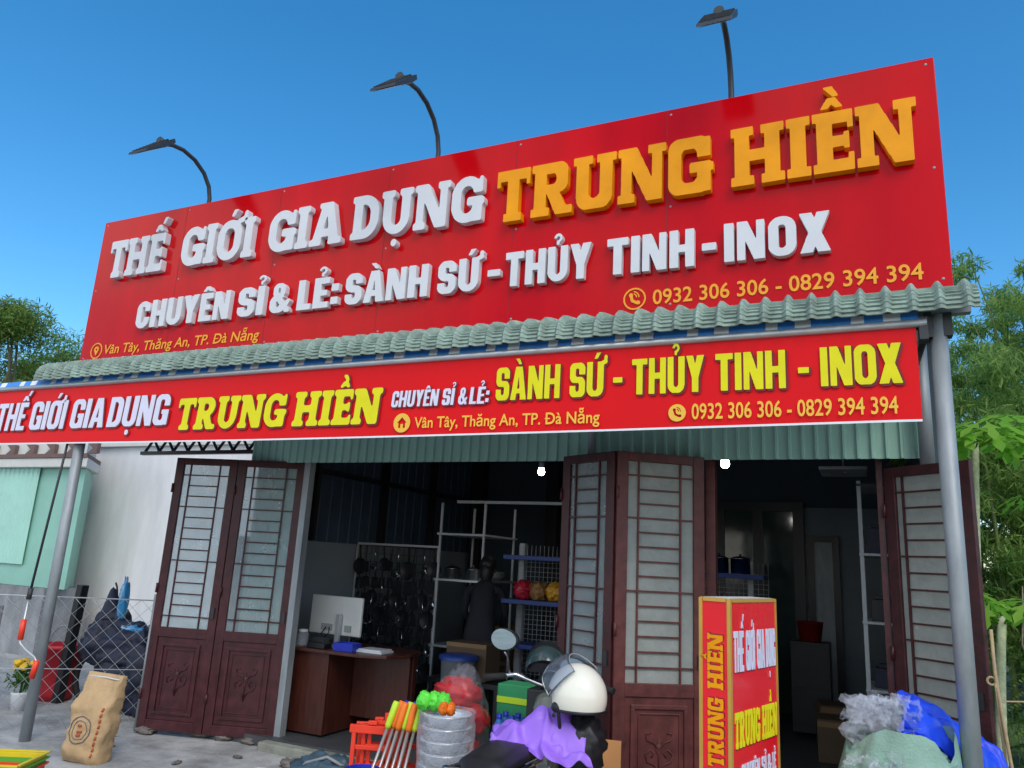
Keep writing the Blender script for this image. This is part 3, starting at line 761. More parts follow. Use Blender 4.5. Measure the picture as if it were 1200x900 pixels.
# ------------------------------------------------------------------ neighbours on the left
nb = thing('neighbour_house', 'long plain white wall of the house behind the wire fence', 'house', (-9.5, 9.0, GZ))
nb_mb = MB().box(-14.0, 9.0, GZ, -5.9, 9.3, 3.25); nb_mb.build('wall', M['plaster'], nb, world=True)
MB().box(-14.1, 8.92, 3.25, -5.8, 12.5, 3.33).build('roof', M['trim_white'], nb, world=True)
MB().tube([(-8.6, 8.97, 3.2), (-8.62, 8.96, 2.72), (-8.6, 8.96, 2.62)], .012, 6).build('hanging_wire', M['black'], nb, world=True)
def plan(poly, z0, z1):
    n = len(poly); mb = MB()
    return mb.add([(x, y, z0) for x, y in poly] + [(x, y, z1) for x, y in poly], [tuple(reversed(range(n))), tuple(range(n, 2 * n))] + [(i, (i + 1) % n, (i + 1) % n + n, i + n) for i in range(n)])
gs = thing('green_shed', 'mint green sheet-metal shed standing on a grey wall with a brown and cream roof trim', 'shed', (-12.5, 8.0, GZ))
corr_x(-16.5, -12.05, 1.22, 2.735, 7.90, .012, .12, .5).build('front_sheet', M['mint'], gs, world=True)
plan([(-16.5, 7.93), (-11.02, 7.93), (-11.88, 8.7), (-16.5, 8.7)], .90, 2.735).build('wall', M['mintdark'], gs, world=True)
MB().box(-16.5, 7.85, GZ, -11.35, 8.6, .895).build('base_wall', M['greypost'], gs, world=True)
plan([(-16.6, 7.80), (-10.85, 7.80), (-11.75, 8.7), (-16.6, 8.7)], 2.74, 2.885).build('fascia', M['trim_white'], gs, world=True, bevel=.01)
mb = plan([(-16.6, 7.78), (-10.85, 7.78), (-11.75, 8.7), (-16.6, 8.7)], 2.888, 2.95)
for i in range(12):
    xx = -16.4 + i * .5
    mb.prism([(xx, 2.952), (xx + .12, 3.03), (xx, 3.11), (xx + .22, 3.11), (xx + .22, 2.952)], 7.80, 7.86)
mb.build('trim', M['trim_brown'], gs, world=True)
plan([(-16.6, 7.87), (-11.0, 7.87), (-11.9, 8.7), (-16.6, 8.7)], 2.953, 3.30).build('parapet', M['trim_white'], gs, world=True)

# chain-link fence (real wire zigzags)
fa, fb_ = Vector((-6.42, 5.64, 0)), Vector((-8.9, 3.60, 0))
fence = thing('chain_link_fence', 'grey chain-link wire fence between the shop and the white house', 'fence', (fa.x, fa.y, GZ))
fd = (fb_ - fa).normalized(); FLn = (fb_ - fa).length; FH = 1.20
mb = MB(); cw, chh = .075, .075
def wire(pts, r=.0034):
    mb.tube(pts, r, 3, cap=False)
n = int(FLn / (cw))
for i in range(n + 1):
    pts = []
    for j in range(int(FH / chh) + 1):
        s_ = (i + (1 if (j + i) % 2 else 0)) * cw
        p = fd * s_; pts.append((p.x, p.y, j * chh + .006 * noise.noise(Vector((i, j, 0)))))
    wire(pts)
mb.build('wire_mesh', M['wire'], fence)
MB().tube([(0, 0, FH), tuple(fd * FLn + Vector((0, 0, FH)))], .006, 6).tube([(0, 0, .55), tuple(fd * FLn + Vector((0, 0, .53)))], .004, 6).build('tension_wire', M['wire'], fence)
for s_ in (.02, 2.3):
    p = fd * s_
    MB().tube([(p.x, p.y, 0), (p.x, p.y, FH + .06)], .022, 10).build('post', M['galv'], fence)
tag(MB().box(-.045, -.045, 0, .045, .045, 1.26).build('wooden_post', M['black'], bevel=.006), 'black square post leaning a little behind the wire fence', 'post')
o = bpy.data.objects['wooden_post']; o.location = (-8.05, 5.95, GZ); o.rotation_euler = (0, R(4), 0)
tag(MB().box(-.12, -.12, 0, .12, .12, 1.02).build('concrete_post', M['greypost'], bevel=.012), 'stained grey concrete post at the left edge behind the wire fence', 'post')
bpy.data.objects['concrete_post'].location = (-8.55, 5.3, GZ)

bn = thing('red_bin', 'red plastic bin standing behind the wire fence', 'bin', (-8.25, 6.05, GZ))
MB().lathe([(0, .02), (.17, .02), (.19, .1), (.235, .56), (.25, .56), (.25, .60), (.225, .60), (.18, .06), (0, .05)], 24).build('body', M['redbin'], bn)
MB().tube(arc(0, .55, .25, 0, 180, 10), .008, 6).build('handle', M['galv'], bn)

# covered heap behind the fence: dark raincoats draped over a parked motorbike
cm = thing('covered_motorbike', 'motorbike under dark blue raincoats, parked behind the wire fence', 'motorbike', (-7.3, 6.1, GZ))
mb = MB()
mb.blob((.0, 0, .62), (.55, .26, .27), .34, 1.5, 3, 72, 48)
mb.blob((-.28, -.03, .72), (.22, .22, .30), .3, 1.6, 5, 64, 40)
mb.blob((.36, -.05, .42), (.26, .2, .42), .36, 1.5, 8, 64, 40)
mb.blob((.05, -.06, .30), (.34, .2, .34), .36, 1.5, 9, 64, 40)
mb.build('draped_raincoat', M['darkcloth'], cm)
MB().lathe([(.0, .34), (.03, .31), (.10, .12), (.15, .02), (.16, 0), (.10, .0)], 20, TR(-.28, -.02, .92, .3, 0, R(-8))).build('pointed_hood', M['darkcloth'], cm)
MB().tube([(-.26, 0, 1.1), (-.31, .0, 1.26), (-.34, 0, 1.30)], .010, 6).build('mirror_stalk', M['black'], cm)
for x in (-.45, .55):
    MB().tube([(x + .27 * math.cos(a * math.pi / 12), 0, .28 + .27 * math.sin(a * math.pi / 12)) for a in range(24)], .035, 8, closed=True).build('wheel', M['rubber'], cm)
mb = MB().blob((-.12, -.04, 1.10), (.055, .05, .24), .35, 3, 11, 20, 18).blob((.06, -.06, .84), (.22, .06, .05), .4, 3, 12, 20, 12, TR(0, 0, 0))
b_ = mb.build('blue_bag', M['bluebag']); b_.location = cm.location
tag(b_, 'bright blue plastic bag hanging on the dark covered motorbike', 'bag')
mb = MB()
for i in range(3): mb.blob((-.10 + i * .12, 0, .06), (.09, .07, .06), .4, 3, 20 + i, 16, 10)
o = mb.build('plastic_bag', M['plastic']); o.location = (-6.95, 5.95, .17); tag(o, 'small pale plastic bags lying on the dark covered motorbike', 'bag')

fp = thing('flower_pot', 'yellow flowers in a small white pot behind the wire fence', 'plant', (-7.95, 5.45, GZ))
MB().lathe([(0, 0), (.06, 0), (.085, .18), (.09, .20), (.075, .20), (.0, .17)], 18).build('pot', M['pot'], fp)
def leaves(mb, centres, n, size, aspect, seed, droop=.3, fold=True):
    g = np.random.default_rng(seed); C = np.array(centres, float)
    idx = g.integers(0, len(C), n)
    d = g.normal(size=(n, 3)); d /= np.linalg.norm(d, axis=1)[:, None]
    r = g.random(n) ** .45
    P_ = C[idx, :3] + d * r[:, None] * C[idx, 3:6]
    ax_ = g.normal(size=(n, 3)); ax_[:, 2] -= droop; ax_ /= np.linalg.norm(ax_, axis=1)[:, None]
    si = np.cross(ax_, g.normal(size=(n, 3))); si /= np.linalg.norm(si, axis=1)[:, None] + 1e-9
    L = size * (.6 + .8 * g.random(n)); W_ = L * aspect
    a = P_; t_ = P_ + ax_ * L[:, None]; mid = P_ + ax_ * (L * .45)[:, None]
    nm = np.cross(ax_, si)
    l = mid + si * (W_ / 2)[:, None] + nm * (W_ * .12)[:, None]; rr_ = mid - si * (W_ / 2)[:, None] + nm * (W_ * .12)[:, None]
    o = len(mb.v)
    V = np.stack([a, l, t_, rr_], 1).reshape(-1, 3)
    mb.v += [tuple(v) for v in V.tolist()]
    mb.f += [(o + 4 * i, o + 4 * i + 1, o + 4 * i + 2, o + 4 * i + 3) for i in range(n)]; mb.sm += [False] * n
    return mb
G1 = leafmat('bamboo_leaf', [(.09, .19, .045), (.18, .33, .085), (.27, .43, .11), (.34, .46, .13)], trans=.55)
G2 = leafmat('dark_leaf', [(.035, .10, .025), (.08, .19, .05), (.13, .26, .07)], trans=.45)
G3 = leafmat('papaya_leaf', [(.20, .50, .05), (.28, .60, .07), (.38, .66, .10)], trans=.6)
G4 = leafmat('yellowish_leaf', [(.05, .11, .02), (.13, .18, .035), (.26, .25, .05)], trans=.4)
mb = MB(); leaves(mb, [(0, 0, .36, .12, .12, .10)], 140, .10, .45, 3); mb.tube([(0, 0, .15), (.0, 0, .36)], .012, 6); mb.build('foliage', G2, fp)
for i in range(7):
    a = i * .9
    c = (.08 * math.cos(a) * (i > 0), .07 * math.sin(a), .46 + .03 * math.sin(3 * a))
    MB().blob(c, (.045, .045, .032), .5, 5, i, 14, 9).build('flower', M['flower'], fp)

# ------------------------------------------------------------------ trees and plants
def limb(mb, p0, p1, r0, r1, seed, wob=.12, n=7):
    p0, p1 = Vector(p0), Vector(p1); pts = []
    L = (p1 - p0).length
    for i in range(n + 1):
        t_ = i / n; q = p0.lerp(p1, t_)
        k = math.sin(math.pi * t_) * wob * L
        q += Vector((noise.noise(Vector((seed, t_ * 2, 1))), noise.noise(Vector((seed, t_ * 2, 5))), 0)) * k
        pts.append(q)
    mb.tube(pts, [r0 + (r1 - r0) * i / n for i in range(n + 1)], 8)
    return pts
def broad_tree(loc, h, rad, label, mats, seed, n=9000, ls=.28, asp=.35, nb_=16, group=None, low=.35):
    g = random.Random(seed)
    t = thing('leafy_tree', label, 'tree', loc, 0, group)
    tr = MB(); limb(tr, (0, 0, -.2), (0, 0, h * .72), h * .03, h * .008, seed)
    cs = []
    for i in range(nb_):
        a = g.uniform(0, 6.28); z = h * g.uniform(low, .98); k = rad * math.sqrt(max(.05, 1 - ((z / h - .62) / .45) ** 2)) * g.uniform(.45, 1)
        c = (k * math.cos(a), k * math.sin(a), z); q = rad * g.uniform(.22, .40)
        cs.append((*c, q, q, q * .75))
        limb(tr, (0, 0, max(.2 * h, z * .6)), c, h * .010, h * .002, seed + i)
    tr.build('trunk', M['bark'], t)
    leaves(MB(), cs, n, ls, asp, seed).build('crown', mats[0], t)
    if len(mats) > 1:
        leaves(MB(), cs[::2], n // 3, ls, asp, seed + 77).build('crown', mats[1], t)
    return t
broad_tree((-26.6, 16, GZ), 9.0, 3.0, 'dark green tree beyond the shed, left of the rooftop sign', [G1, G4], 3, 42000, .22, .17, 30)
broad_tree((-22.9, 16.8, GZ), 8.0, 1.9, 'yellowish green bushy tree just beside the left edge of the rooftop sign', [G4, G1], 5, 22000, .2, .17, 22)
broad_tree((-30.5, 17, GZ), 8.6, 3.2, 'green tree at the left edge of the photo behind the shed', [G1, G4], 9, 18000, .22, .17, 20)

def bamboo(loc, h, spread, nc, label, seed, nl=9000, mt=G1, ls=.15):
    g = random.Random(seed); t = thing('bamboo_clump', label, 'bamboo', loc, 0, 'bamboo clumps behind the shop')
    tr = MB(); cs = []
    for i in range(nc):
        a = g.uniform(0, 6.28); k = spread * g.uniform(.15, 1); hh = h * g.uniform(.7, 1)
        base = Vector((.4 * math.cos(a), .4 * math.sin(a), 0)); pts = []
        for j in range(9):
            u = j / 8
            p = base + Vector((math.cos(a) * k * u ** 2.2, math.sin(a) * k * u ** 2.2, hh * (u - .12 * u ** 3)))
            pts.append(p)
            if u > .2:
                for _ in range(2):
                    q = .28 + .5 * g.random() * (1 - u * .4)
                    cs.append((p.x + g.uniform(-.5, .5), p.y + g.uniform(-.5, .5), p.z + g.uniform(-.35, .35), q * .8, q * .8, q * .5))
        tr.tube(pts, [.045 - .038 * j / 8 for j in range(9)], 6)
    tr.build('culms', M['culm'], t)
    leaves(MB(), cs, int(nl * 2.6), ls, .15, seed, droop=.9).build('foliage', mt, t)
    return t
bamboo((2.9, 15, GZ), 8.6, 1.7, 14, 'tall bamboo clump, the one rising highest at the right edge against the sky', 21, 32000)
bamboo((1.95, 13.6, GZ), 5.9, 1.0, 10, 'lower bamboo clump showing right beside the steel porch post', 22, 13000)
bamboo((4.6, 13.5, GZ), 7.4, 1.4, 11, 'bamboo clump at the far right partly outside the picture', 23, 12000)
broad_tree((2.6, 17.5, GZ), 4.6, 2.4, 'dark undergrowth tree filling the gap under the bamboo', [G2], 31, 12000, .26, .3, 16, low=.08)
broad_tree((4.2, 12.0, GZ), 3.6, 1.5, 'dark green shrubby tree at the right edge behind the papaya plants', [G2, G1], 33, 9000, .2, .25, 16, low=.05)

def fern_shrub(loc, h, rad, label, seed, nf=60, mt=G1):
    t = thing('feathery_shrub', label, 'shrub', loc, 0, 'feathery shrubs at the right'); g = random.Random(seed)
    st, mb = MB(), MB()
    for i in range(5):
        a = g.uniform(0, 6.28); limb(st, (0, 0, 0), (.3 * rad * math.cos(a), .3 * rad * math.sin(a), h * g.uniform(.6, 1)), .02, .006, seed + i)
    st.build('stem', M['bark'], t)
    for i in range(nf):
        a = g.uniform(0, 6.28); z = h * g.uniform(.12, 1); L = rad * g.uniform(.5, 1) * (1.15 - .6 * z / h)
        d = Vector((math.cos(a), math.sin(a), 0)); sd_ = Vector((-d.y, d.x, 0))
        for j in range(16):
            u = (j + 1) / 16; p = d * (L * u) + Vector((0, 0, z + .18 * L * math.sin(u * 2.4) - .35 * L * u * u))
            wl = L * .22 * math.sin(math.pi * (.15 + .8 * u))
            for s_ in (-1, 1):
                q = p + sd_ * s_ * wl + d * wl * .5 - Vector((0, 0, wl * .25)); pw = d * (.5 * L / 16 + .006)
                o_ = len(mb.v); mb.v += [tuple(p - pw * .6), tuple(p.lerp(q, .5) + pw), tuple(q), tuple(p.lerp(q, .5) - pw)]; mb.f.append((o_, o_ + 1, o_ + 2, o_ + 3)); mb.sm.append(False)
    mb.build('foliage', mt, t)
    return t
fern_shrub((1.45, 8.6, GZ), 2.05, .62, 'feathery green shrub nearest the open door leaf', 41, 80)
fern_shrub((1.95, 9.6, GZ), 2.4, .75, 'taller feathery shrub at the right edge behind the papaya stems', 42, 90, G2)
fern_shrub((1.35, 7.6, GZ), 1.15, .5, 'low feathery shrub at the foot of the papaya plants', 43, 60)

def papaya(loc, h, label, seed, lean=(0, 0), nlf=11, lr=.33):
    t = thing('papaya_plant', label, 'plant', loc, 0, 'papaya plants beside the shop'); g = random.Random(seed)
    st = MB(); pts = [(lean[0] * (i / 8) ** 2, lean[1] * (i / 8) ** 2, h * i / 8) for i in range(9)]
    st.tube(pts, [.05 - .018 * i / 8 for i in range(9)], 10); st.build('stem', mat('papaya_stem', (.46, .50, .32), .8, var=.25, scale=18, bump=.5, bscale=30), t)
    tip = Vector(pts[-1]); pet, lf_ = MB(), MB()
    for i in range(nlf):
        a = i * 2.4 + g.uniform(-.3, .3); L = g.uniform(.35, .62); e = g.uniform(-.05, .35)
        end = tip + Vector((math.cos(a) * L, math.sin(a) * L, L * e))
        pet.tube([tip - Vector((0, 0, .04 * (i % 3))), tip.lerp(end, .5) + Vector((0, 0, .05)), end], .007, 5)
        dr = Vector((math.cos(a), math.sin(a), -.35)).normalized(); sd_ = Vector((-math.sin(a), math.cos(a), 0)); nrm = dr.cross(sd_)
        for k in range(7):
            b_ = R(-125 + k * 41.6); ln = lr * (1 - .35 * abs(k - 3) / 3) * g.uniform(.85, 1.1)
            ld = dr * math.cos(b_) + sd_ * math.sin(b_); ls_ = ld.cross(nrm).normalized()
            ctl = [(0, 0), (.35, .035), (.55, .15), (.58, .05), (.80, .09), (1, 0), (.80, -.09), (.58, -.05), (.55, -.15), (.35, -.035)]
            o_ = len(lf_.v); lf_.v += [tuple(end + ld * (ln * u) + ls_ * (ln * v * 1.25) - Vector((0, 0, .30 * ln * u * u))) for u, v in ctl]
            lf_.f.append(tuple(range(o_, o_ + 10))); lf_.sm.append(False)
    pet.build('leaf_stalks', G3, t); lf_.build('leaves', G3, t)
    return t
papaya((.84, 8.1, GZ), 3.12, 'tall papaya plant with its leaf crown level with the banner, right of the steel post', 51, (.15, .2), 30, .40)
papaya((.80, 6.9, GZ), 1.55, 'shorter papaya plant right beside the open door leaf', 52, (.12, .2), 22, .30)
papaya((1.75, 8.9, GZ), 2.55, 'papaya plant with yellowing leaves at the right edge', 53, (.1, 0), 9, .30)
g_ = np.random.default_rng(5); mb = MB(); n = 9000
px_ = g_.uniform(.7, 5, n); py_ = g_.uniform(5.5, 14, n); hh = g_.uniform(.05, .22, n); aa = g_.uniform(0, 6.28, n)
for i in range(n):
    x, y, h, a = px_[i], py_[i], hh[i], aa[i]
    o_ = len(mb.v); mb.v += [(x - .006 * math.sin(a), y + .006 * math.cos(a), GZ), (x + .006 * math.sin(a), y - .006 * math.cos(a), GZ), (x + h * .5 * math.cos(a), y + h * .5 * math.sin(a), GZ + h)]
    mb.f.append((o_, o_ + 1, o_ + 2)); mb.sm.append(False)
tag(mb.build('grass', G1), 'short grass beside the shop under the papaya plants', 'grass', kind='stuff')
mb = MB(); leaves(mb, [(0, 0, .45, .18, .15, .45)], 130, .09, .45, 63); limb(mb, (0, 0, 0), (.04, 0, .9), .008, .004, 4); limb(mb, (0, 0, 0), (-.1, 0, .7), .006, .003, 6)
o = mb.build('weed_plant', G1); o.location = (-6.75, 6.5, GZ); tag(o, 'thin leafy weed against the white wall beside the left door leaf', 'plant')

# ------------------------------------------------------------------ inside the shop
def bulb(loc, label, top):
    t = thing('ceiling_bulb', label, 'light bulb', loc, 0, 'lit bulbs inside the shop')
    b_ = MB().lathe([(0, -.055), (.02, -.052), (.036, -.035), (.04, -.015), (.03, .03), (.0, .03)], 18).build('bulb', M['bulb'], t)
    MB().lathe([(.03, .03), (.032, .09), (.0, .09)], 14).tube([(0, 0, .09), (0, 0, top)], .005, 6).build('socket', M['pot'], t)
bulb((-3.35, 8.0, 2.70), 'lit white bulb hanging above the blue shelves', 1.2)
bulb((-1.13, 7.0, 2.645), 'lit white bulb just under the green cladding above the red light box', 1.2)

desk = thing('office_desk', 'reddish brown wooden desk just inside the left doorway', 'desk', (-4.7, 6.5, 0))
def dpart(name, mb, m=M['mahog'], parent=desk, **k): return mb.build(name, m, parent, world=True, **k)
top = [(-5.30, 6.05), (-4.25, 6.05), (-4.02, 6.15), (-3.92, 6.4), (-3.98, 6.7), (-4.2, 6.85), (-5.30, 6.85)]
mb = MB(); n = len(top)
mb.add([(x, y, .735) for x, y in top] + [(x, y, .765) for x, y in top], [tuple(reversed(range(n))), tuple(range(n, 2 * n))] + [(i, (i + 1) % n, (i + 1) % n + n, i + n) for i in range(n)])
dpart('desk_top', mb, bevel=.006)
dpart('pedestal', MB().box(-5.22, 6.10, 0.02, -4.62, 6.14, .733).box(-4.66, 6.142, .02, -4.62, 6.78, .733), bevel=.004)
dpart('modesty_panel', MB().box(-4.615, 6.50, .14, -3.98, 6.53, .733))
dpart('leg', MB().box(-4.02, 6.54, 0, -3.96, 6.60, .733)); dpart('leg', MB().box(-5.22, 6.72, 0, -5.16, 6.78, .733))
mo = thing('computer_monitor', 'pale monitor on the desk seen from behind', 'monitor', (-4.84, 6.42, .766), R(-4))
MB().box(-.33, 0, .10, .33, .035, .47).build('screen_shell', M['monback'], mo, bevel=.014)
MB().box(-.30, .036, .125, .30, .038, .445).build('screen', M['black'], mo)
MB().box(.055, -.05, .012, .105, -.012, .30, TR(0, 0, 0)).box(-.02, -.14, 0, .18, .06, .011).build('stand', M['alu'], mo, bevel=.003)
MB().box(-.16, -.012, .14, -.02, -.001, .20).box(.14, -.012, .14, .22, -.001, .20).build('port_panel', M['lens'], mo)
mb = MB().tube([(-.09, -.015, .17), (-.12, -.05, .10), (-.05, -.07, .04), (.0, -.05, .0)], .006, 6).tube([(-.05, -.015, .17), (-.02, -.05, .12), (-.09, -.06, .05)], .005, 6)
mb.build('cables', M['black'], mo)
def crock(loc, label, r, h, m, lid=None):
    t = thing('storage_jar', label, 'jar', loc)
    MB().lathe([(0, 0), (r * .9, 0), (r, .02), (r, h * .85), (r * .8, h), (r * .75, h), (.0, h * .98)], 18).build('jar', m, t)
    MB().lathe([(r * .82, h), (r * .82, h + .02), (0, h + .025)], 18).build('lid', lid or M['pot'], t)
crock((-5.02, 6.18, .766), 'clear jar at the left end of the desk, in front of the monitor', .055, .13, M['plastic'])
mb = MB().box(-.10, -.06, 0, .10, .06, .05); mb.prism([(-.09, .05), (.09, .05), (.06, .09), (-.06, .09)], -.05, .05)
o = mb.build('desk_phone', M['black'], bevel=.006); o.location = (-4.80, 6.17, .766); tag(o, 'black desk phone between the clear jar and the monitor stand', 'phone')
o = MB().box(-.11, -.07, 0, .11, .07, .012).box(-.11, -.07, .012, -.10, .07, .07).box(.10, -.07, .012, .11, .07, .07).box(-.10, -.07, .012, .10, -.06, .07).box(-.10, .06, .012, .10, .07, .07).build('desk_tray', M['bluep']); o.location = (-4.50, 6.2, .766)
tag(o, 'small blue tray on the desk right of the monitor stand', 'tray')
o = MB().box(-.14, -.10, 0, .14, .10, .018).box(-.13, -.09, .0185, .12, .10, .03).build('paper_stack', M['pot']); o.location = (-4.25, 6.3, .766); tag(o, 'papers lying at the right end of the desk', 'papers')

# display wall of hanging utensils
wr = thing('wire_display_grid', 'wire display grid covered with dark utensils beside the pale inner wall', 'display grid', (-5.0, 7.7, .5))
mb = MB()
for i in range(13): mb.tube([(-.55 + i * .09, 0, 0), (-.55 + i * .09, 0, 1.27)], .003, 4)
for i in range(15): mb.tube([(-.55, 0, i * .09), (.53, 0, i * .09)], .003, 4)
mb.build('wire_grid', M['blackpaint'], wr)
MB().box(-.57, -.012, 1.272, .55, .012, 1.296).box(-.58, -.012, -.5, -.556, .012, 1.27).box(.536, -.012, -.5, .56, .012, 1.27).build('frame', M['rackwhite'], wr)
proto = {}
def utensil(kind):
    mb = MB()
    if kind == 0: mb.lathe([(0, -.012), (.06, -.012), (.075, .0), (.078, .0), (.06, -.02), (0, -.02)], 16, TR(0, -.03, -.17, 0, R(90))).tube([(0, -.02, -.10), (0, -.02, .03)], .008, 6)
    elif kind == 1: mb.lathe([(0, -.03), (.03, -.025), (.045, 0), (.04, 0), (.0, -.026)], 14, TR(0, -.03, -.20, 0, R(60))).tube([(0, -.02, -.16), (0, -.02, .03)], .005, 6)
    else: mb.prism([(-.045, -.24), (.045, -.24), (.035, -.13), (-.035, -.13)], -.025, -.02).tube([(0, -.02, -.13), (0, -.02, .03)], .006, 6)
    return mb
names = (('frying_pan', 'pan'), ('soup_ladle', 'ladle'), ('turner', 'turner'))
for r in range(7):
    for c in range(10):
        k = (r * 2 + c * 5 + (r * c) % 3) % 3
        loc = (-5.50 + c * .112 + rnd.uniform(-.02, .02), 7.69 - .012 * (c % 2), 1.73 - r * .18)
        if k not in proto:
            o = utensil(k).build(names[k][0], [M['black'], M['chrome'], M['blackpaint']][k]); proto[k] = o
        else:
            o = proto[k].copy(); COL.objects.link(o)
        o.location = loc; o.rotation_euler = (0, rnd.uniform(-.15, .15), 0); o.scale = (rnd.uniform(1, 1.35),) * 3
        tag(o, 'dark kitchen utensil hanging on the wire display grid', names[k][1], 'utensils on the wire display grid')

# angle iron storage rack with pots
rk = thing('storage_rack', 'thin pale steel rack of pots between the utensil grid and the blue shelves', 'rack', (-4.1, 7.6, 0))
for x in (-.30, .25):
    for y in (0, .8): MB().box(x, y, 0, x + .022, y + .022, 2.28).build('upright', M['rackwhite'], rk)
for z in (.72, 1.42, 1.92): MB().box(-.32, -.02, z, .29, .85, z + .022).build('shelf', M['alu'] if z < 1.9 else M['rackwhite'], rk)
MB().box(-.10, .0, 2.28, 1.2, .03, 2.31).build('top_rail', M['rackwhite'], rk)
def pot(loc, label, r=.09, h=.11, group='steel pots inside the shop'):
    t = thing('steel_pot', label, 'pot', loc, 0, group)
    MB().lathe([(0, 0), (r, 0), (r, h), (r + .008, h), (r + .008, h + .006), (r - .004, h), (0, h * .9)], 20).build('pot', M['chrome'], t)
    MB().lathe([(r, h + .007), (r * .5, h + .025), (.01, h + .03), (.012, h + .05), (0, h + .052)], 20).build('lid', M['chrome'], t)
pot((-4.28, 7.75, 1.443), 'steel pot on the left of the thin pale rack'); pot((-4.02, 7.75, 1.443), 'steel pot on the right of the thin pale rack')
for i in range(4):
    o = MB().lathe([(0, 0), (.10, 0), (.16, .04), (.17, .05), (.155, .05), (.09, .012), (0, .01)], 22).build('tray_dish', M['alu']) if i == 0 else bpy.data.objects['tray_dish'].copy()
    if i: COL.objects.link(o)
    o.location = (-4.0, 8.15, 1.443 + i * .016); tag(o, 'steel dish in the stack on the thin pale rack', 'dish', 'stacked steel dishes')

# blue gondola shelving
def gondola(loc, wd, zs, label, rz=0):
    t = thing('shop_shelving', label, 'shelves', loc, rz)
    for x in (0, wd * .72): MB().box(x, .34, 0, x + .06, .40, zs[-1] + .18).build('upright', M['rackwhite'], t)
    mb = MB()
    for i in range(int(wd / .05) + 1): mb.tube([(i * .05, .33, .1), (i * .05, .33, zs[-1] + .16)], .0025, 4)
    for i in range(int((zs[-1]) / .05)): mb.tube([(0, .33, .12 + i * .05), (wd, .33, .12 + i * .05)], .0025, 4)
    mb.build('wire_back', M['rackwhite'], t)
    for z in zs: MB().box(-.02, -.04, z, wd, .325, z + .045).build('shelf', M['bluepaint'], t, bevel=.004)
    return t
gondola((-3.50, 7.5, 0), .95, (.38, .80, 1.24, 1.69), 'blue shelves with pale uprights and wire back, behind the dark folded leaf')
for i, (m, nm, c) in enumerate((('candyred', 'packets_bag', 'red'), ('candybrown', 'packets_bag', 'brown'), ('candyamber', 'packets_bag', 'amber'), ('candypink', 'packets_bag', 'pink'))):
    o = MB().blob((0, 0, .085), (.095, .10, .10), .4, 3.5, 60 + i, 30, 20, flat=-.085).build(nm, M[m]); o.location = (-3.34 + i * .185, 7.62, 1.29)
    tag(o, 'bag of %s packets on the upper blue shelf' % c, 'bag')
gondola((-1.70, 8.2, 0), .75, (.5, 1.0, 1.62), 'blue shelf with steel pots seen above the red light box')
for i, x in enumerate((-1.42, -1.20)): pot((x, 8.32, 1.668), 'steel pot at the %s on the blue shelf above the red light box' % ('left', 'right')[i], .10, .15)
al = thing('aluminium_shelves', 'grey aluminium display shelves inside the right doorway', 'shelves', (-.05, 6.5, 0))
for x, y in ((0, 0), (.40, 0), (0, .55), (.40, .55)): MB().box(x, y, 0, x + .028, y + .028, 2.42).build('upright', M['galv'], al)
for z in (.45, .87, 1.35, 1.85, 2.38): MB().box(-.005, -.01, z, .43, .58, z + .018).build('shelf', M['galv'] if z < 2.3 else M['darkglass'], al)
for i, (z, k) in enumerate(((.888, .14), (1.368, .16), (1.868, .2), (.888, .2))):
    o = MB().box(-.09, -.09, 0, .09, .09, k).box(-.06, -.06, k, .06, .06, k + .03).build('goods_box', M['black' if i % 2 else 'darkcloth'], bevel=.006); o.location = (.10 + .2 * (i == 3), 6.72, z)
    tag(o, 'dark boxed goods on the %s aluminium shelf' % ('second', 'third', 'fourth', 'second')[i], 'box', 'dark goods on the aluminium shelves')
ld = thing('ceiling_panel_light', 'unlit square lamp panel high inside the right doorway', 'lamp', (-.16, 7.6, 2.62))
MB().box(-.20, -.28, 0, .20, .28, .03).build('panel', M['lens'], ld, bevel=.01); MB().tube([(0, 0, .03), (0, 0, 1.2)], .008, 6).build('rod', M['alu'], ld)
o = MB().box(-.2, -.2, .05, .2, .2, .98).box(-.19, -.205, .5, .19, -.201, .95).build('side_cabinet', M['black'], bevel=.008); o.location = (-.62, 9.5, 0); tag(o, 'dark cabinet by the far inner door', 'cabinet')
o = MB().lathe([(0, 0), (.11, 0), (.14, .20), (.15, .20), (.13, .21), (.10, .02), (0, .02)], 22).build('red_tub', mat('dull_red_plastic', (.25, .01, .01), .5)); o.location = (-.62, 9.45, .985); tag(o, 'red tub by the far inner door', 'tub')

def tub(loc, label, r, h, m, lidm):
    t = thing('storage_bin', label, 'bin', loc)
    MB().lathe([(0, 0), (r * .85, 0), (r, h), (r + .012, h), (r * .95, h - .01), (0, .02)], 24).build('bin', m, t)
    MB().lathe([(r + .02, h - .02), (r + .02, h + .02), (r * .7, h + .035), (0, h + .035)], 24).build('lid', lidm, t)
tub((-3.62, 6.8, 0), 'pale plastic bin with a blue lid inside the doorway', .17, .74, M['innerplaster'], M['bluepaint'])
o = MB().box(-.22, -.16, 0, .22, .16, .34).build('carton', M['shadecard'], bevel=.004)
MB().box(-.22, -.165, .30, .22, -.161, .34).build('tape', M['card'], o)
o.location = (-3.62, 7.1, .52); tag(o, 'brown carton in front of the person inside the shop', 'carton')
t = thing('low_table', 'dark low table under the carton inside the shop', 'table', (-3.62, 7.1, 0))
MB().box(-.4, -.2, .47, .4, .2, .515).build('table_top', M['black'], t)
for sx_ in (-1, 1):
    for sy in (-1, 1): MB().box(sx_ * .36 - .02, sy * .17 - .02, 0, sx_ * .36 + .02, sy * .17 + .02, .47).build('leg', M['black'], t)

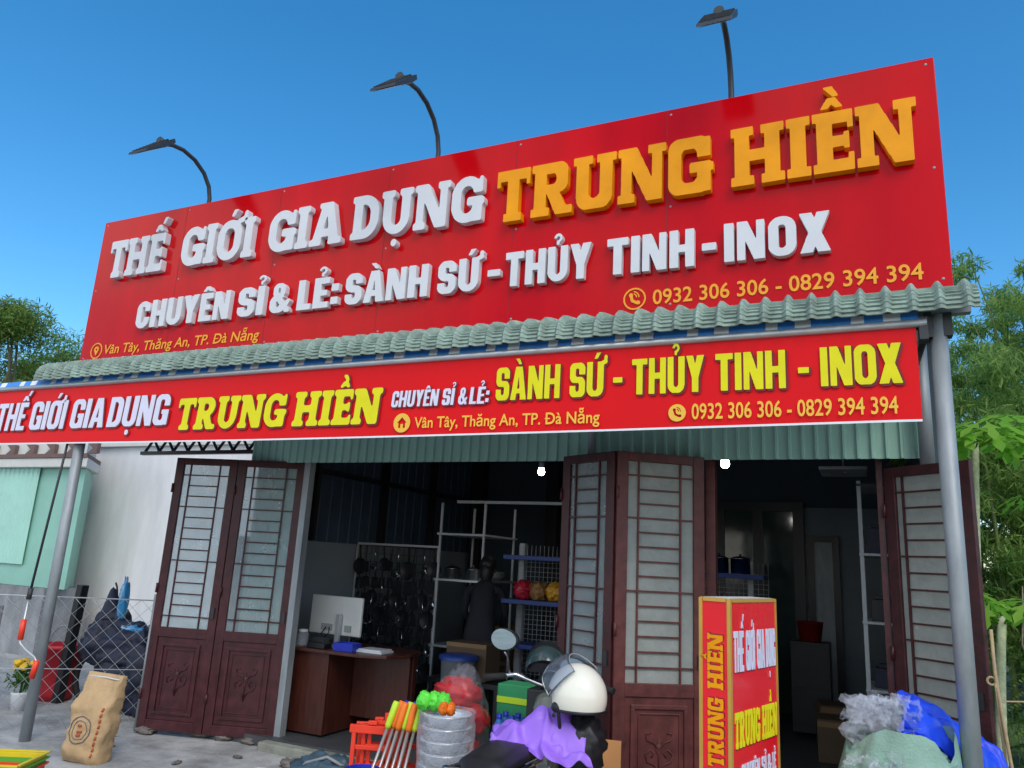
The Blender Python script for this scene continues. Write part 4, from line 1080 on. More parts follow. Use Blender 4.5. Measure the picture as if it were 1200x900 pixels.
# person in dark clothes leaning over the carton
def skin_mesh(name, pts, edges, m, parent=None, sub=2):
    me = bpy.data.meshes.new(name); me.from_pydata([p[0] for p in pts], edges, []); me.update(); me.materials.append(m)
    o = bpy.data.objects.new(name, me); COL.objects.link(o)
    if parent: o.parent = parent
    md = o.modifiers.new('skin', 'SKIN'); md.use_smooth_shade = True
    for i, p in enumerate(pts):
        r = p[1] if isinstance(p[1], tuple) else (p[1], p[1]); me.skin_vertices[0].data[i].radius = r
    me.skin_vertices[0].data[0].use_root = True
    s = o.modifiers.new('sub', 'SUBSURF'); s.levels = sub; s.render_levels = sub
    return o
pe = thing('person', 'person in dark clothes leaning over the carton inside the dim shop', 'person', (-3.66, 7.28, 0), R(105))
pts = [((0, 0, .92), (.15, .11)), ((.04, 0, 1.06), (.14, .10)), ((.10, 0, 1.22), (.15, .11)), ((.16, 0, 1.36), (.14, .09)), ((.20, 0, 1.44), .055), ((.23, 0, 1.50), .05),
       ((.02, -.10, .86), .085), ((.03, -.11, .48), .06), ((.0, -.11, .06), .04), ((.10, -.12, .03), .035),
       ((.02, .10, .86), .085), ((.0, .11, .48), .06), ((-.04, .11, .06), .04), ((.06, .12, .03), .035),
       ((.17, -.18, 1.36), .055), ((.22, -.22, 1.12), .042), ((.36, -.16, .98), .03), ((.17, .18, 1.36), .055), ((.20, .22, 1.12), .042), ((.34, .14, .98), .03)]
ed = [(0, 1), (1, 2), (2, 3), (3, 4), (4, 5), (0, 6), (6, 7), (7, 8), (8, 9), (0, 10), (10, 11), (11, 12), (12, 13), (3, 14), (14, 15), (15, 16), (3, 17), (17, 18), (18, 19)]
skin_mesh('body', pts, ed, M['darkshirt'], pe)
hd = MB().blob((.27, 0, 1.57), (.092, .075, .118), .04, 2, 2).blob((.36, 0, 1.55), (.022, .016, .022), 0).blob((.33, -.03, 1.59), (.015, .014, .01), 0).blob((.345, 0, 1.515), (.016, .026, .009), 0).blob((.27, -.076, 1.56), (.022, .012, .03), 0).blob((.27, .076, 1.56), (.022, .012, .03), 0)
hd.tube([(.20, 0, 1.44), (.25, 0, 1.54)], .05, 12).build('head', M['skin'], pe)
MB().blob((.245, 0, 1.61), (.105, .092, .105), .15, 4, 5).blob((.18, 0, 1.53), (.06, .07, .11), .15, 4, 6).build('hair', M['hair'], pe)
for sy in (-1, 1):
    pts = [((.36, sy * .155, .98), .026), ((.42, sy * .15, .945), (.035, .018))]
    ed = [(0, 1)]
    for k in range(4):
        b_ = .024 * (k - 1.5); l = (.034, .04, .038, .03)[k]
        i0 = len(pts); pts += [((.45, sy * .15 + b_, .93), .010), ((.45 + l * .7, sy * .15 + b_, .915), .009), ((.45 + l, sy * .15 + b_, .89), .008)]
        ed += [(1, i0), (i0, i0 + 1), (i0 + 1, i0 + 2)]
    i0 = len(pts); pts += [((.41, sy * .15 - sy * .045, .935), .011), ((.44, sy * .15 - sy * .06, .915), .009)]; ed += [(1, i0), (i0, i0 + 1)]
    skin_mesh('hand', pts, ed, M['skin'], pe, 1)

# ------------------------------------------------------------------ goods on the yard
GS = GZ + .016
# light box sign
lb = thing('light_box_sign', 'tall red light box sign with yellow trim standing in front of the right doorway', 'sign', (-.616, 3.90, GS), 0)
fdir = Vector((.25, .968, 0)).normalized(); sdir = Vector((-fdir.y, fdir.x, 0))      # along the front face, along the side face
FW, FD, FH_ = .60, .155, 1.617
RM = Matrix(((fdir.x, sdir.x, 0, 0), (fdir.y, sdir.y, 0, 0), (0, 0, 1, 0), (0, 0, 0, 1)))
MB().box(0, 0, .12, FW, FD, FH_, RM).build('box', M['redlight'], lb)
e = .018; mb = MB()
for x0_, y0_ in ((-.004, -.004), (FW - e + .004, -.004), (-.004, FD - e + .004), (FW - e + .004, FD - e + .004)): mb.box(x0_, y0_, .10, x0_ + e, y0_ + e, FH_ + .004, RM)
for z0_ in (.10, FH_ - e + .006):
    mb.box(e, -.006, z0_, FW - e, .010, z0_ + e, RM).box(e, FD - .010, z0_, FW - e, FD + .006, z0_ + e, RM).box(-.006, e, z0_, .010, FD - e, z0_ + e, RM).box(FW - .010, e, z0_, FW + .006, FD - e, z0_ + e, RM)
mb.build('edge_trim', M['goldframe'], lb)
MB().box(.015, .015, FH_ + .001, FW - .015, FD - .015, FH_ + .007, RM).build('top_panel', M['pot'], lb)
for x0_ in (.04, FW - .07):
    for y0_ in (.02, FD - .05): MB().box(x0_, y0_, 0, x0_ + .03, y0_ + .03, .12, RM).build('leg', M['greymetal'], lb)
def frontp(a, b_, c): return tuple(RM @ Vector((a, -.001 - c, b_)))
def sidep(a, b_, c): return tuple(RM @ Vector((-.001 - c, b_, a)))
def lword(name, items, st, key, m, pl):
    for t_, a, b_, z0, z1 in items:
        mb, hb = MB(), MB()
        word(mb, t_, a, b_, z0, z1, 0, .003, st, key, plane=pl); word(hb, t_, a + .004, b_ + .004, z0 - .004, z1 - .004, 0, .0015, st, key, plane=pl, lev=.3, sig=.02)
        hb.build('letter_outline', M['darkred'], lb); mb.build(name, m, lb)
lword('headline_lettering', [('THẾ', .035, .155, 1.28, 1.47), ('GIỚI', .185, .295, 1.28, 1.47), ('GIA', .325, .425, 1.28, 1.47), ('DỤNG', .445, .575, 1.28, 1.47)], IMPACT, 'bi', M['lilac'], frontp)
lword('name_lettering', [('TRUNG', .035, .34, .94, 1.10), ('HIỀN', .37, .575, .94, 1.10)], COOPER, 'bc', M['yellow'], frontp)
lword('trade_lettering', [('CHUYÊN', .11, .33, .785, .865), ('SỈ', .355, .415, .785, .865), ('&', .435, .48, .785, .865), ('LẺ', .50, .545, .785, .865)], IMPACT, 'bi', M['lilac'], frontp)
lword('goods_lettering', [('SÀNH', .04, .29, .52, .71), ('SỨ', .33, .57, .52, .71)], IMPACT, 'bi', M['yellow'], frontp)
lword('name_lettering', [('TRUNG', .86, 1.16, .035, .115), ('HIỀN', 1.20, 1.455, .035, .115)], SLABG, 'sg', M['gold'], sidep)
lword('headline_lettering', [('DỤNG', .62, .83, .04, .11), ('GIA', .44, .575, .04, .11), ('GIỚI', .24, .40, .04, .11)], IMPACT, 'bi', M['lilac'], sidep)

# feed sack
def sack(name, label, loc, wd, dp, h, m, rz=0, tilt=0, seed=1, pinch=.55):
    t = thing(name, label, 'sack', loc, rz); t.rotation_euler = (tilt, 0, rz)
    def fn(u, v):
        a = 2 * math.pi * u; c, s = math.cos(a), math.sin(a)
        ex = .42; x = math.copysign(abs(c) ** ex, c) * wd / 2; y = math.copysign(abs(s) ** ex, s) * dp / 2
        q = math.sin(math.pi * min(1, max(0, v)) * .5 + .0)
        k = 1 - (1 - .12) * max(0, (v - pinch) / (1 - pinch)) ** 1.3
        b_ = min(1, .55 + v * 6)
        n_ = .022 * noise.fractal(Vector((x * 6 + seed, y * 6, v * 6)), 1, 2, 4) + .006 * math.sin(v * 40 + 9 * x) * max(0, .5 - abs(v - .55))
        return (x * (1 - .10 * (v > .5) * (v - .5)) * (.94 + .06 * b_) + n_, y * k * b_ + n_, v * h)
    mb = MB().grid(fn, 48, 30, True, closed_u=True)
    o_ = len(mb.v) - 48; mb.f.append(tuple(range(o_, o_ + 48))); mb.sm.append(False)
    b_ = mb.build('bag', m, t)
    return t, fn
fs_, fnS = sack('feed_sack', 'tan woven feed sack with a round printed emblem standing by the left post', (-5.79, 4.60, GS), .35, .22, .67, M['sackpaper'], R(14), R(-7), 4)
fs_.rotation_euler = (R(-7), R(3), R(14))
def onsack(px_, pz, lift=.004):
    lo, hi = .5, 1.0; bestu = min((i / 400 for i in range(200, 401)), key=lambda u: abs(fnS(u, pz / .67)[0] - px_)); q = fnS(bestu, pz / .67)
    return (q[0], q[1] - lift, q[2])
mb = MB(); mb.tube([onsack(-.03 + .10 * math.cos(a / 20 * 6.283), .24 + .10 * math.sin(a / 20 * 6.283)) for a in range(20)], .004, 5, closed=True).tube([onsack(-.03 + .07 * math.cos(a / 20 * 6.283), .24 + .07 * math.sin(a / 20 * 6.283)) for a in range(20)], .0025, 5, closed=True)
mb.build('emblem_ring', M['sackblue'], fs_)
mb = MB()
for dx, dz, L in ((-.05, .27, .05), (-.04, .225, .05), (-.03, .20, .03)): mb.tube([onsack(dx, dz), onsack(dx + L, dz + .004)], .010, 6)
for i in range(9): mb.tube([onsack(.125, .06 + i * .042), onsack(.127, .085 + i * .042)], .010, 5)
mb.build('printed_marks', M['sackprint'], fs_)
MB().tube([onsack(-.14, .635, .002), onsack(0, .64, .004), onsack(.14, .635, .002)], .006, 6).build('seam', M['pot'], fs_)

# plastic crates, bottom left
def crate(z, m, label, k=0):
    t = thing('plastic_crate', label, 'crate', (-5.58, 3.70, GS + z), R(28), 'stacked plastic crates at the left corner')
    L_, W_, H_ = .56, .38, .16; mb = MB()
    mb.box(-L_ / 2, -W_ / 2, 0, L_ / 2, W_ / 2, .008)
    for s_ in (-1, 1):
        mb.box(-L_ / 2, s_ * W_ / 2 - .006, H_ - .035, L_ / 2, s_ * W_ / 2 + .006, H_).box(s_ * L_ / 2 - .006, -W_ / 2 + .007, H_ - .035, s_ * L_ / 2 + .006, W_ / 2 - .007, H_)
        mb.box(-L_ / 2, s_ * W_ / 2 - .006, .009, L_ / 2, s_ * W_ / 2 + .006, .03).box(s_ * L_ / 2 - .006, -W_ / 2 + .007, .009, s_ * L_ / 2 + .006, W_ / 2 - .007, .03)
        for i in range(13):
            x = -L_ / 2 + .005 + i * (L_ - .02) / 12; mb.box(x, s_ * W_ / 2 - .004, .031, x + .014, s_ * W_ / 2 + .004, H_ - .036)
        for i in range(1, 8):
            y = -W_ / 2 + i * W_ / 8; mb.box(s_ * L_ / 2 - .004, y, .031, s_ * L_ / 2 + .004, y + .014, H_ - .036)
    mb.build('basket', m, t, bevel=.002)
    rm = MB()
    for s_ in (-1, 1): rm.box(-L_ / 2 - .018, s_ * (W_ / 2 + .012) - .012, H_ + .001, L_ / 2 + .018, s_ * (W_ / 2 + .012) + .012, H_ + .012).box(s_ * (L_ / 2 + .012) - .012, -W_ / 2 + .001, H_ + .001, s_ * (L_ / 2 + .012) + .012, W_ / 2 - .001, H_ + .012)
    rm.build('rim', m, t, bevel=.002)
crate(0, M['redplastic'], 'red plastic crate under the green and yellow crates')
crate(.035, M['greenp'], 'green plastic crate between the red and the yellow one')
crate(.07, M['yellowp'], 'yellow plastic crate, topmost of its stack in the bottom left corner')
for i, (x, y, s_) in enumerate(((-5.75, 5.78, .07), (-5.50, 5.80, .06), (-5.22, 5.83, .05), (-4.42, 5.45, .06), (-6.22, 5.55, .07))):
    o = MB().blob((0, 0, s_ * .45), (s_ * 1.5, s_, s_ * .6), .5, 2, 80 + i, 16, 10).build('stone', M['stone']); o.location = (x, y, GS)
    tag(o, ('brownish stone under the left door leaf', 'flat stone under the middle of the left doors', 'small stone under the right edge of the left doors', 'loose brown stone in front of the doorstep', 'stone under the outer corner of the left door')[i], 'stone')

# dark bag in front of the doorway
mb = MB().blob((0, 0, .10), (.30, .22, .17), .35, 2.2, 90, 36, 24, flat=-.09).blob((.12, -.1, .17), (.2, .12, .10), .4, 2.4, 91, 28, 18)
t = thing('dark_bag', 'dark teal bag slumped on the step left of the red racks', 'bag', (-3.72, 5.05, GS)); mb.build('bag', M['tealbag'], t)
MB().tube([(-.25, -.1, .10), (-.12, -.12, .22), (.08, -.14, .29), (.22, -.12, .24)], .012, 6).build('strap', M['greypost'], t)

# red plastic racks
def rack(loc, rz, label, i):
    t = thing('folding_rack', label, 'rack', loc, rz, 'bundle of red plastic racks')
    mb = MB(); w2 = .12
    for s_ in (-1, 1): mb.box(s_ * w2 - .014, -.012, 0, s_ * w2 + .014, .012, .62)
    mb.box(-w2 - .03, -.014, .60, w2 + .03, .014, .65)
    for z in (.12, .25, .38, .50): mb.box(-w2 + .015, -.01, z, w2 - .015, .01, z + .028)
    mb.build('frame', M['redplastic'], t, bevel=.004)
    MB().tube([(-.07, -.014, .15), (.0, -.02, .28), (-.07, -.014, .42)], .009, 6).tube([(.07, -.014, .15), (.0, -.02, .30), (.07, -.014, .45)], .009, 6).build('brace', M['redplastic'], t)
    MB().box(-.03, -.018, .655, .03, .018, .72 if i == 1 else .68).build('clip', M['redplastic'], t, bevel=.004)
rack((-3.00, 4.50, GS), R(20), 'front red plastic rack beside the mop handles', 0)
rack((-2.94, 4.60, GS), R(26), 'middle red plastic rack with the tall clip on top', 1)
rack((-2.89, 4.70, GS), R(8), 'rear red plastic rack leaning behind the other two', 2)
rack((-2.96, 4.55, GS), R(14), 'red plastic rack second from the front of the bundle', 4)
rack((-3.03, 4.62, GS), R(33), 'red plastic rack turned the most, left of the bundle', 3)
o = MB().lathe([(0, 0), (.09, 0), (.115, .16), (.12, .16), (.11, .165), (.085, .01), (0, .01)], 20).build('blue_basin', M['bluep']); o.location = (-2.90, 4.28, .20)
tag(o, 'blue plastic tub at the foot of the red racks', 'tub')
o = MB().box(-.16, -.14, 0, .16, .14, .29).build('low_crate', M['black'], bevel=.006); o.location = (-2.90, 4.28, GS - .002); tag(o, 'dark low box carrying the blue tub', 'box')

# mops: fan of handles with coloured heads
mopc = ['lime', 'orangep', 'bluep', 'orangep', 'lime', 'bluep', 'orangep', 'lime']
nm = ['first', 'second', 'third', 'fourth', 'fifth', 'sixth', 'seventh', 'eighth']
for i in range(8):
    tx = -2.88 + i * .026; bx_ = -2.93 + i * .038; dy = .03 * (i % 3)
    t = thing('mop', '%s from the left in the fan of grey mop handles, with a %s end' % (nm[i], {'lime': 'lime', 'orangep': 'orange', 'bluep': 'blue'}[mopc[i]]), 'mop', (bx_ - .02, 4.22 + dy, GS), 0, 'mops with coloured ends')
    d = Vector((tx - bx_ + .05, .22, .66)); e_ = d.normalized()
    MB().tube([(0, 0, 0), tuple(d)], .0105, 8).build('handle', M['greymop'], t)
    q = d; MB().tube([tuple(q), tuple(q + e_ * .02), tuple(q + e_ * .15), tuple(q + e_ * .17)], [.013, .022, .024, .020], 8).build('grip', M[mopc[i]], t)

# stack of steel basins wrapped in film
for i in range(9):
    t = thing('steel_basin', ('topmost steel basin of the wrapped stack, under the green nets' if i == 8 else 'steel basin in the wrapped stack beside the mops'), 'basin', (-2.45, 4.50, GS + .14 + i * .073), rnd.uniform(0, 6), 'stack of steel basins')
    k = .78 + .012 * math.sin(i * 2.3)
    b_ = MB().lathe([(0, 0), (.13 * k, 0), (.175 * k, .055), (.19 * k, .068), (.205 * k, .068), (.207 * k, .063), (.20 * k, .072), (.185 * k, .072), (.165 * k, .05), (.12 * k, .006), (0, .006)], 32).build('bowl', M['steel'], t)
    MB().tube([(.208 * k * math.cos(a / 24 * 6.2832), .208 * k * math.sin(a / 24 * 6.2832), .066) for a in range(24)], .005, 6, closed=True).build('rolled_rim', M['chrome'], t)
def film(u, v):
    a = 2 * math.pi * u; r = .176 + .012 * noise.fractal(Vector((math.cos(a) * 3, math.sin(a) * 3, v * 7)), 1, 2, 4)
    return (r * math.cos(a), r * math.sin(a), .19 + v * .62)
o = MB().grid(film, 72, 40, True, closed_u=True).build('plastic_wrap', mat('thin_film', (.85, .9, .98), .12, trans=.45, ior=1.1, alpha=.45, var=.05, bump=.9, bscale=22)); o.location = (-2.45, 4.50, GS); tag(o, 'clear plastic wrap round the stack of steel basins', 'plastic wrap')
o = MB().box(-.2, -.2, 0, .2, .2, .148).build('pallet_box', M['card'], bevel=.004); o.location = (-2.45, 4.50, GS - .008); tag(o, 'cardboard box under the stack of steel basins', 'box')
# nets of scrubbers on top
def scrub(loc, m, label, nm_, r, seed, nn=3):
    mb = MB()
    for i in range(nn): mb.blob((i * r * .85 - r * .85, .25 * r * (i % 2), r * .7), (r * .62, r * .8, r * .75), .35, 4, seed + i, 22, 14)
    o = mb.build(nm_, m); o.location = loc; o.rotation_euler = (0, 0, R(15)); tag(o, label, 'net bag')
scrub((-2.53, 4.46, GS + .805), M['neon'], 'net of bright green scrubbers on top of the steel basins', 'scrubber_net', .075, 100, 3)
scrub((-2.39, 4.42, GS + .80), M['orangep'], 'net of orange scrubbers on the right edge of the steel basins', 'scrubber_net', .05, 110, 2)

# red pack in clear film, blue bottles, green carton, green net
t = thing('wrapped_pack', 'red goods in a clear film bag behind the steel basins', 'pack', (-2.54, 4.84, GS))
mb = MB()
for i in range(6): mb.blob((.03 * (-1) ** i, 0, .10 + i * .15), (.15, .11, .10), .4, 3.5, 300 + i, 26, 16, ridge=True)
mb.build('red_goods', mat('deep_red_plastic', (.42, .01, .012), .35), t)
MB().blob((0, 0, .50), (.20, .16, .50), .22, 3.4, 120, 40, 32, ridge=True).blob((.02, 0, .93), (.09, .07, .09), .5, 4, 121, 24, 16, ridge=True).build('film_bag', mat('clear_film', (.9, .93, 1), .1, trans=.9, ior=1.12, alpha=.35, var=.04, bump=.9, bscale=18), t)
def bottle(x, y, label):
    t = thing('blue_bottle', label, 'bottle', (x, y, .44), 0, 'blue bottles on the crate')
    MB().lathe([(0, 0), (.04, 0), (.043, .02), (.043, .17), (.018, .22), (.016, .24), (0, .24)], 16).build('bottle', M['skyblue'], t)
    MB().lathe([(.019, .225), (.019, .255), (0, .256)], 12).build('cap', M['bluep'], t)
k = 0
for i in range(3):
    for j in range(2):
        bottle(-2.22 + i * .09, 4.78 + j * .1, ('left front', 'left rear', 'middle front', 'middle rear', 'right front', 'right rear')[k] + ' of the six clear blue bottles beside the red film pack'); k += 1
o = MB().box(-.22, -.20, 0, .26, .20, .526).build('black_crate', M['black'], bevel=.01); o.location = (-2.12, 4.86, GS - .10 + .004); o.location.z = -.092; tag(o, 'black crate under the blue bottles', 'crate')
t = thing('green_carton', 'green carton standing behind the blue bottles', 'carton', (-2.25, 5.15, GS)); MB().box(-.12, -.10, 0, .12, .10, .92).build('box', M['greenbox'], t, bevel=.004); MB().box(-.12, -.1035, .80, .12, -.101, .84).build('tape', M['lime'], t)
scrub((-1.98, 4.72, .44), M['neon'], 'small bright green net bag right of the blue bottles', 'scrubber_net', .07, 130, 2)
t = thing('open_carton', 'open brown carton behind the purple raincoat', 'carton', (-1.82, 4.75, GS), R(-12))
MB().box(-.17, -.15, 0, .17, -.142, .66).box(-.17, .142, 0, .17, .15, .66).box(-.17, -.141, 0, -.162, .141, .66).box(.162, -.141, 0, .17, .141, .66).build('box', M['card'], t)
MB().add([(-.17, -.15, .662), (.17, -.15, .662), (.20, -.26, .70), (-.2, -.26, .70)], [(0, 1, 2, 3)]).add([(-.17, .15, .662), (.17, .15, .662), (.17, .26, .72), (-.17, .26, .72)], [(0, 1, 2, 3)]).build('flap', M['card'], t)
o = MB().box(-.07, -.01, 0, .07, .01, .42).build('cardboard_sheet', M['ocard'], bevel=.002); o.location = (-1.43, 4.62, GS + .33); o.rotation_euler = (R(-6), 0, R(12)); tag(o, 'orange-brown cardboard sheet leaning by the door leaf under the helmet', 'cardboard')
o = MB().box(-.12, -.10, 0, .12, .10, .335).build('low_stand', M['black'], bevel=.006); o.location = (-1.43, 4.66, GS - .006); tag(o, 'dark low stand under the cardboard sheet', 'stand')

# ------------------------------------------------------------------ motorbike
bk = thing('motorbike', 'dark motorbike parked before the shop, purple raincoat over its seat', 'motorbike', (-1.76, 4.12, GS), R(95))
bk.scale = (1.05, 1.05, 1.06)
# local x = forward (towards the shop), y = left
def kpart(name, mb, m, parent=bk, **k): return mb.build(name, m, parent, **k)
def wheel(x):
    w_ = kpart('wheel', MB().lathe([(.03, -.03), (.04, -.04), (.04, .04), (.03, .03)], 16, TR(x, 0, .29, 0, R(90))), M['chrome'])
    MB().tube([(x + .255 * math.cos(a / 28 * 6.2832), 0, .29 + .255 * math.sin(a / 28 * 6.2832)) for a in range(28)], .038, 10, closed=True).build('tyre', M['rubber'], w_)
    mb = MB().tube([(x + .215 * math.cos(a / 28 * 6.2832), 0, .29 + .215 * math.sin(a / 28 * 6.2832)) for a in range(28)], .014, 8, closed=True)
    for i in range(10): mb.tube([(x + .03 * math.cos(i * .628), 0, .29 + .03 * math.sin(i * .628)), (x + .21 * math.cos(i * .628), 0, .29 + .21 * math.sin(i * .628))], .005, 5)
    mb.build('rim', M['chrome'], w_)
wheel(.66); wheel(-.62)
def sweep(secs, nseg=20):
    """secs: (x, zc, half width, half height)"""
    def fn(u, v):
        i = v * (len(secs) - 1); a = min(int(i), len(secs) - 2); f = i - a
        s_ = [secs[a][k] + (secs[a + 1][k] - secs[a][k]) * f for k in range(4)]
        t_ = 2 * math.pi * u; c, s = math.cos(t_), math.sin(t_)
        return (s_[0], math.copysign(abs(c) ** .7, c) * s_[2], s_[1] + math.copysign(abs(s) ** .7, s) * s_[3])
    return MB().grid(fn, nseg, (len(secs) - 1) * 4, True, closed_u=True)
kpart('body', sweep([(-.80, .66, .02, .03), (-.70, .64, .09, .06), (-.45, .60, .13, .10), (-.15, .55, .13, .13), (.05, .46, .11, .12), (.25, .45, .09, .09), (.38, .62, .10, .16), (.46, .80, .10, .12), (.50, .88, .05, .05)]), M['bodypaint'])
kpart('seat', sweep([(-.68, .735, .05, .02), (-.60, .74, .11, .045), (-.30, .745, .125, .05), (-.10, .73, .12, .05), (.10, .70, .09, .045), (.16, .68, .04, .02)]), M['seatv'])
kpart('rear_rail', MB().tube([(-.25, .14, .69), (-.60, .13, .73), (-.80, .09, .77), (-.84, 0, .78), (-.80, -.09, .77), (-.60, -.13, .73), (-.25, -.14, .69)], .014, 8), M['chrome'])
kpart('tail_lamp', sweep([(-.84, .64, .02, .02), (-.79, .64, .06, .035), (-.74, .64, .07, .03)]), M['redlight'])
kpart('seat_trim', MB().tube([(-.69, .06, .715), (-.58, .118, .715), (-.30, .132, .705), (-.08, .126, .69)], .010, 6).tube([(-.69, -.06, .715), (-.58, -.118, .715), (-.30, -.132, .705), (-.08, -.126, .69)], .010, 6), M['chrome'])
kpart('side_trim', MB().tube([(-.70, -.135, .66), (-.40, -.145, .63), (-.10, -.14, .60)], .016, 8).tube([(-.70, .135, .66), (-.40, .145, .63), (-.10, .14, .60)], .016, 8), M['alu'])
kpart('fork', MB().tube([(.66, .08, .29), (.52, .08, .86)], .022, 10).tube([(.66, -.08, .29), (.52, -.08, .86)], .022, 10), M['galv'])
kpart('fender', MB().grid(lambda u, v: (.66 + .31 * math.cos(.6 + 2.0 * u), -.06 + .12 * v, .29 + .31 * math.sin(.6 + 2.0 * u)), 16, 4), M['bodypaint'])
kpart('handlebar', MB().tube([(.40, .36, .98), (.46, .22, 1.0), (.50, .06, .95), (.50, -.06, .95), (.46, -.22, 1.0), (.40, -.36, .98)], .014, 8), M['chrome'])
kpart('headlamp', MB().lathe([(0, .07), (.07, .065), (.095, .03), (.10, 0), (.08, -.06), (.03, -.10), (0, -.10)], 20, TR(.56, 0, .98, 0, 0, R(90))), M['black'])
for s_ in (-1, 1):
    kpart('grip', MB().tube([(.425, s_ * .27, .99), (.385, s_ * .39, .975)], .020, 10), M['rubber'])
    mr_ = kpart('mirror', MB().tube([(.44, s_ * .25, 1.0), (.42, s_ * (.26 if s_ > 0 else .22), 1.10), (.38, s_ * (.27 if s_ > 0 else .17), 1.13)], .006, 6), M['chrome'])
    mo_ = [(0.115 * math.cos(a / 20 * 6.2832) ** 1 * (1.05 if math.cos(a / 20 * 6.2832) > 0 else .8), .062 * math.sin(a / 20 * 6.2832)) for a in range(20)]
    tm = TR(.36, s_ * (.28 if s_ > 0 else .15), 1.20 - (.12 if s_ < 0 else 0), R(-90 - 22), 0, 0)
    MB().prism(mo_, .004, .024, tm).build('mirror_shell', M['black'], mr_); MB().prism([(x * .93, z * .93) for x, z in mo_], -.002, .003, tm).build('mirror_glass', M['mirrorg'], mr_)
kpart('exhaust', MB().tube([(.05, -.12, .30), (-.3, -.17, .28), (-.85, -.18, .36)], [.02, .03, .045], 12), M['chrome'])
kpart('engine', MB().box(-.16, -.10, .22, .18, .10, .42), M['greymetal'], bevel=.03)
kpart('stand', MB().tube([(-.05, .12, .24), (-.12, .26, 0)], .012, 6), M['black'])
tube_m = None
# black bag behind the rider seat, carrying the helmet
mb = MB().blob((0, 0, .0), (.13, .12, .17), .25, 3, 140, 28, 20)
o = mb.build('black_bag', M['black']); o.location = (-1.42, 4.10, .73)
sb = MB().box(-.13, -.11, 0, .13, .11, .67).build('stool_box', M['black'], bevel=.01); sb.location = (-1.42, 4.10, GS - .005); tag(sb, 'black box under the black bag and the cream helmet', 'box')
tag(o, 'black bag under the cream helmet beside the motorbike', 'bag')

# helmet
hm = thing('helmet', 'cream open-face helmet with a clear visor resting on the black bag by the motorbike', 'helmet', (-1.425, 4.03, .835), R(165))
hm.scale = (1.18, 1.18, 1.22)
def shell(u, v):
    a = 2 * math.pi * u; ph = v * R(112)
    cut = 1.0
    x, y, z = .138 * math.sin(ph) * math.cos(a), .122 * math.sin(ph) * math.sin(a), .135 * math.cos(ph)
    if x > .06 and z < .02: x = .06 + (x - .06) * .35          # face opening
    return (x, y, z + .125)
MB().grid(shell, 48, 26, True, closed_u=True).build('shell', M['helmet'], hm)
MB().tube([shell(i / 48, 1) for i in range(48)], .007, 6, closed=True).build('edge_strip', M['black'], hm)
VR = Matrix.Translation((.02, 0, .13)) @ Matrix.Rotation(R(-38), 4, 'Y')
def vis(u, v):
    a = R(-82 + 164 * u); ph = R(42 + 58 * v)
    return tuple(VR @ Vector((.165 * math.sin(ph) * math.cos(a), .134 * math.sin(ph) * math.sin(a), .165 * math.cos(ph))))
vo = MB().grid(vis, 30, 14).build('visor', M['visor'], hm); sm = vo.modifiers.new('thick', 'SOLIDIFY'); sm.thickness = .003
MB().tube([vis(i / 24, 1) for i in range(25)] + [vis(1, 1 - i / 8) for i in range(9)] + [vis(1 - i / 24, 0) for i in range(25)] + [vis(0, i / 8) for i in range(8)], .0028, 5, closed=True).build('visor_edge', M['lens'], hm)
for s_ in (-1, 1):
    MB().lathe([(0, .008), (.018, .007), (.022, 0)], 18, TR(.035, s_ * .114, .085, 0, R(-90 * s_))).lathe([(0, .006), (.007, .006), (.009, 0)], 12, TR(.045, s_ * .110, .052, 0, R(-90 * s_))).build('pivot', M['black'], hm)
MB().tube([(.03, .10, .07), (.05, .05, -.03), (.05, -.05, -.03), (.03, -.10, .07)], .008, 6).build('chin_strap', M['black'], hm)

# purple raincoat over the seat
def coat(u, v):
    x = -.26 + .52 * u; y = -.27 + .54 * v
    edge = 1 + .16 * noise.noise(Vector((math.atan2(y, x) * 1.3, 3, 1)))
    x *= edge; y *= edge
    r = noise.fractal(Vector((x * 4.2, y * 4.0, 2)), 1, 2, 3)
    d = max(0, abs(y) - .10)
    fold = .020 * math.sin(x * 24 + 6 * r + y * 12) + .014 * math.sin(y * 26 - 5 * r + x * 6) + .012 * abs(noise.noise(Vector((x * 11, y * 11, 4))))
    top = .12 * math.exp(-((x - .06) / .15) ** 2 - (y / .15) ** 2)
    return (x + .05 * r, (abs(y) if abs(y) < .10 else .10 + d * .55) * (1 if y > 0 else -1) + .03 * r, .06 + top + .05 * r + fold - d * .55 - .25 * max(0, abs(x) - .16))
o = MB().grid(coat, 110, 110).build('purple_raincoat', M['purple']); o.location = (-1.62, 4.04, .735); o.rotation_euler = (0, 0, R(20))
sm = o.modifiers.new('thick', 'SOLIDIFY'); sm.thickness = .004; tag(o, 'crumpled purple raincoat draped over the motorbike seat', 'raincoat')

# second helmet hanging dark on the handlebar
o2 = thing('dark_helmet', 'dark helmet with a glossy visor behind the cream one', 'helmet', (-1.86, 4.66, .93), R(-70))
MB().grid(shell, 36, 20, True, closed_u=True).build('shell', M['black'], o2)
vo = MB().grid(lambda u, v: tuple(Vector(vis(u, v)) + Vector((0, 0, -.05))), 24, 10).build('visor', M['darkglass'], o2)
o = MB().box(-.10, -.10, 0, .10, .10, .99).build('display_stand', M['black'], bevel=.01); o.location = (-1.86, 4.70, GS - .006); tag(o, 'black narrow stand under the dark helmet', 'stand')

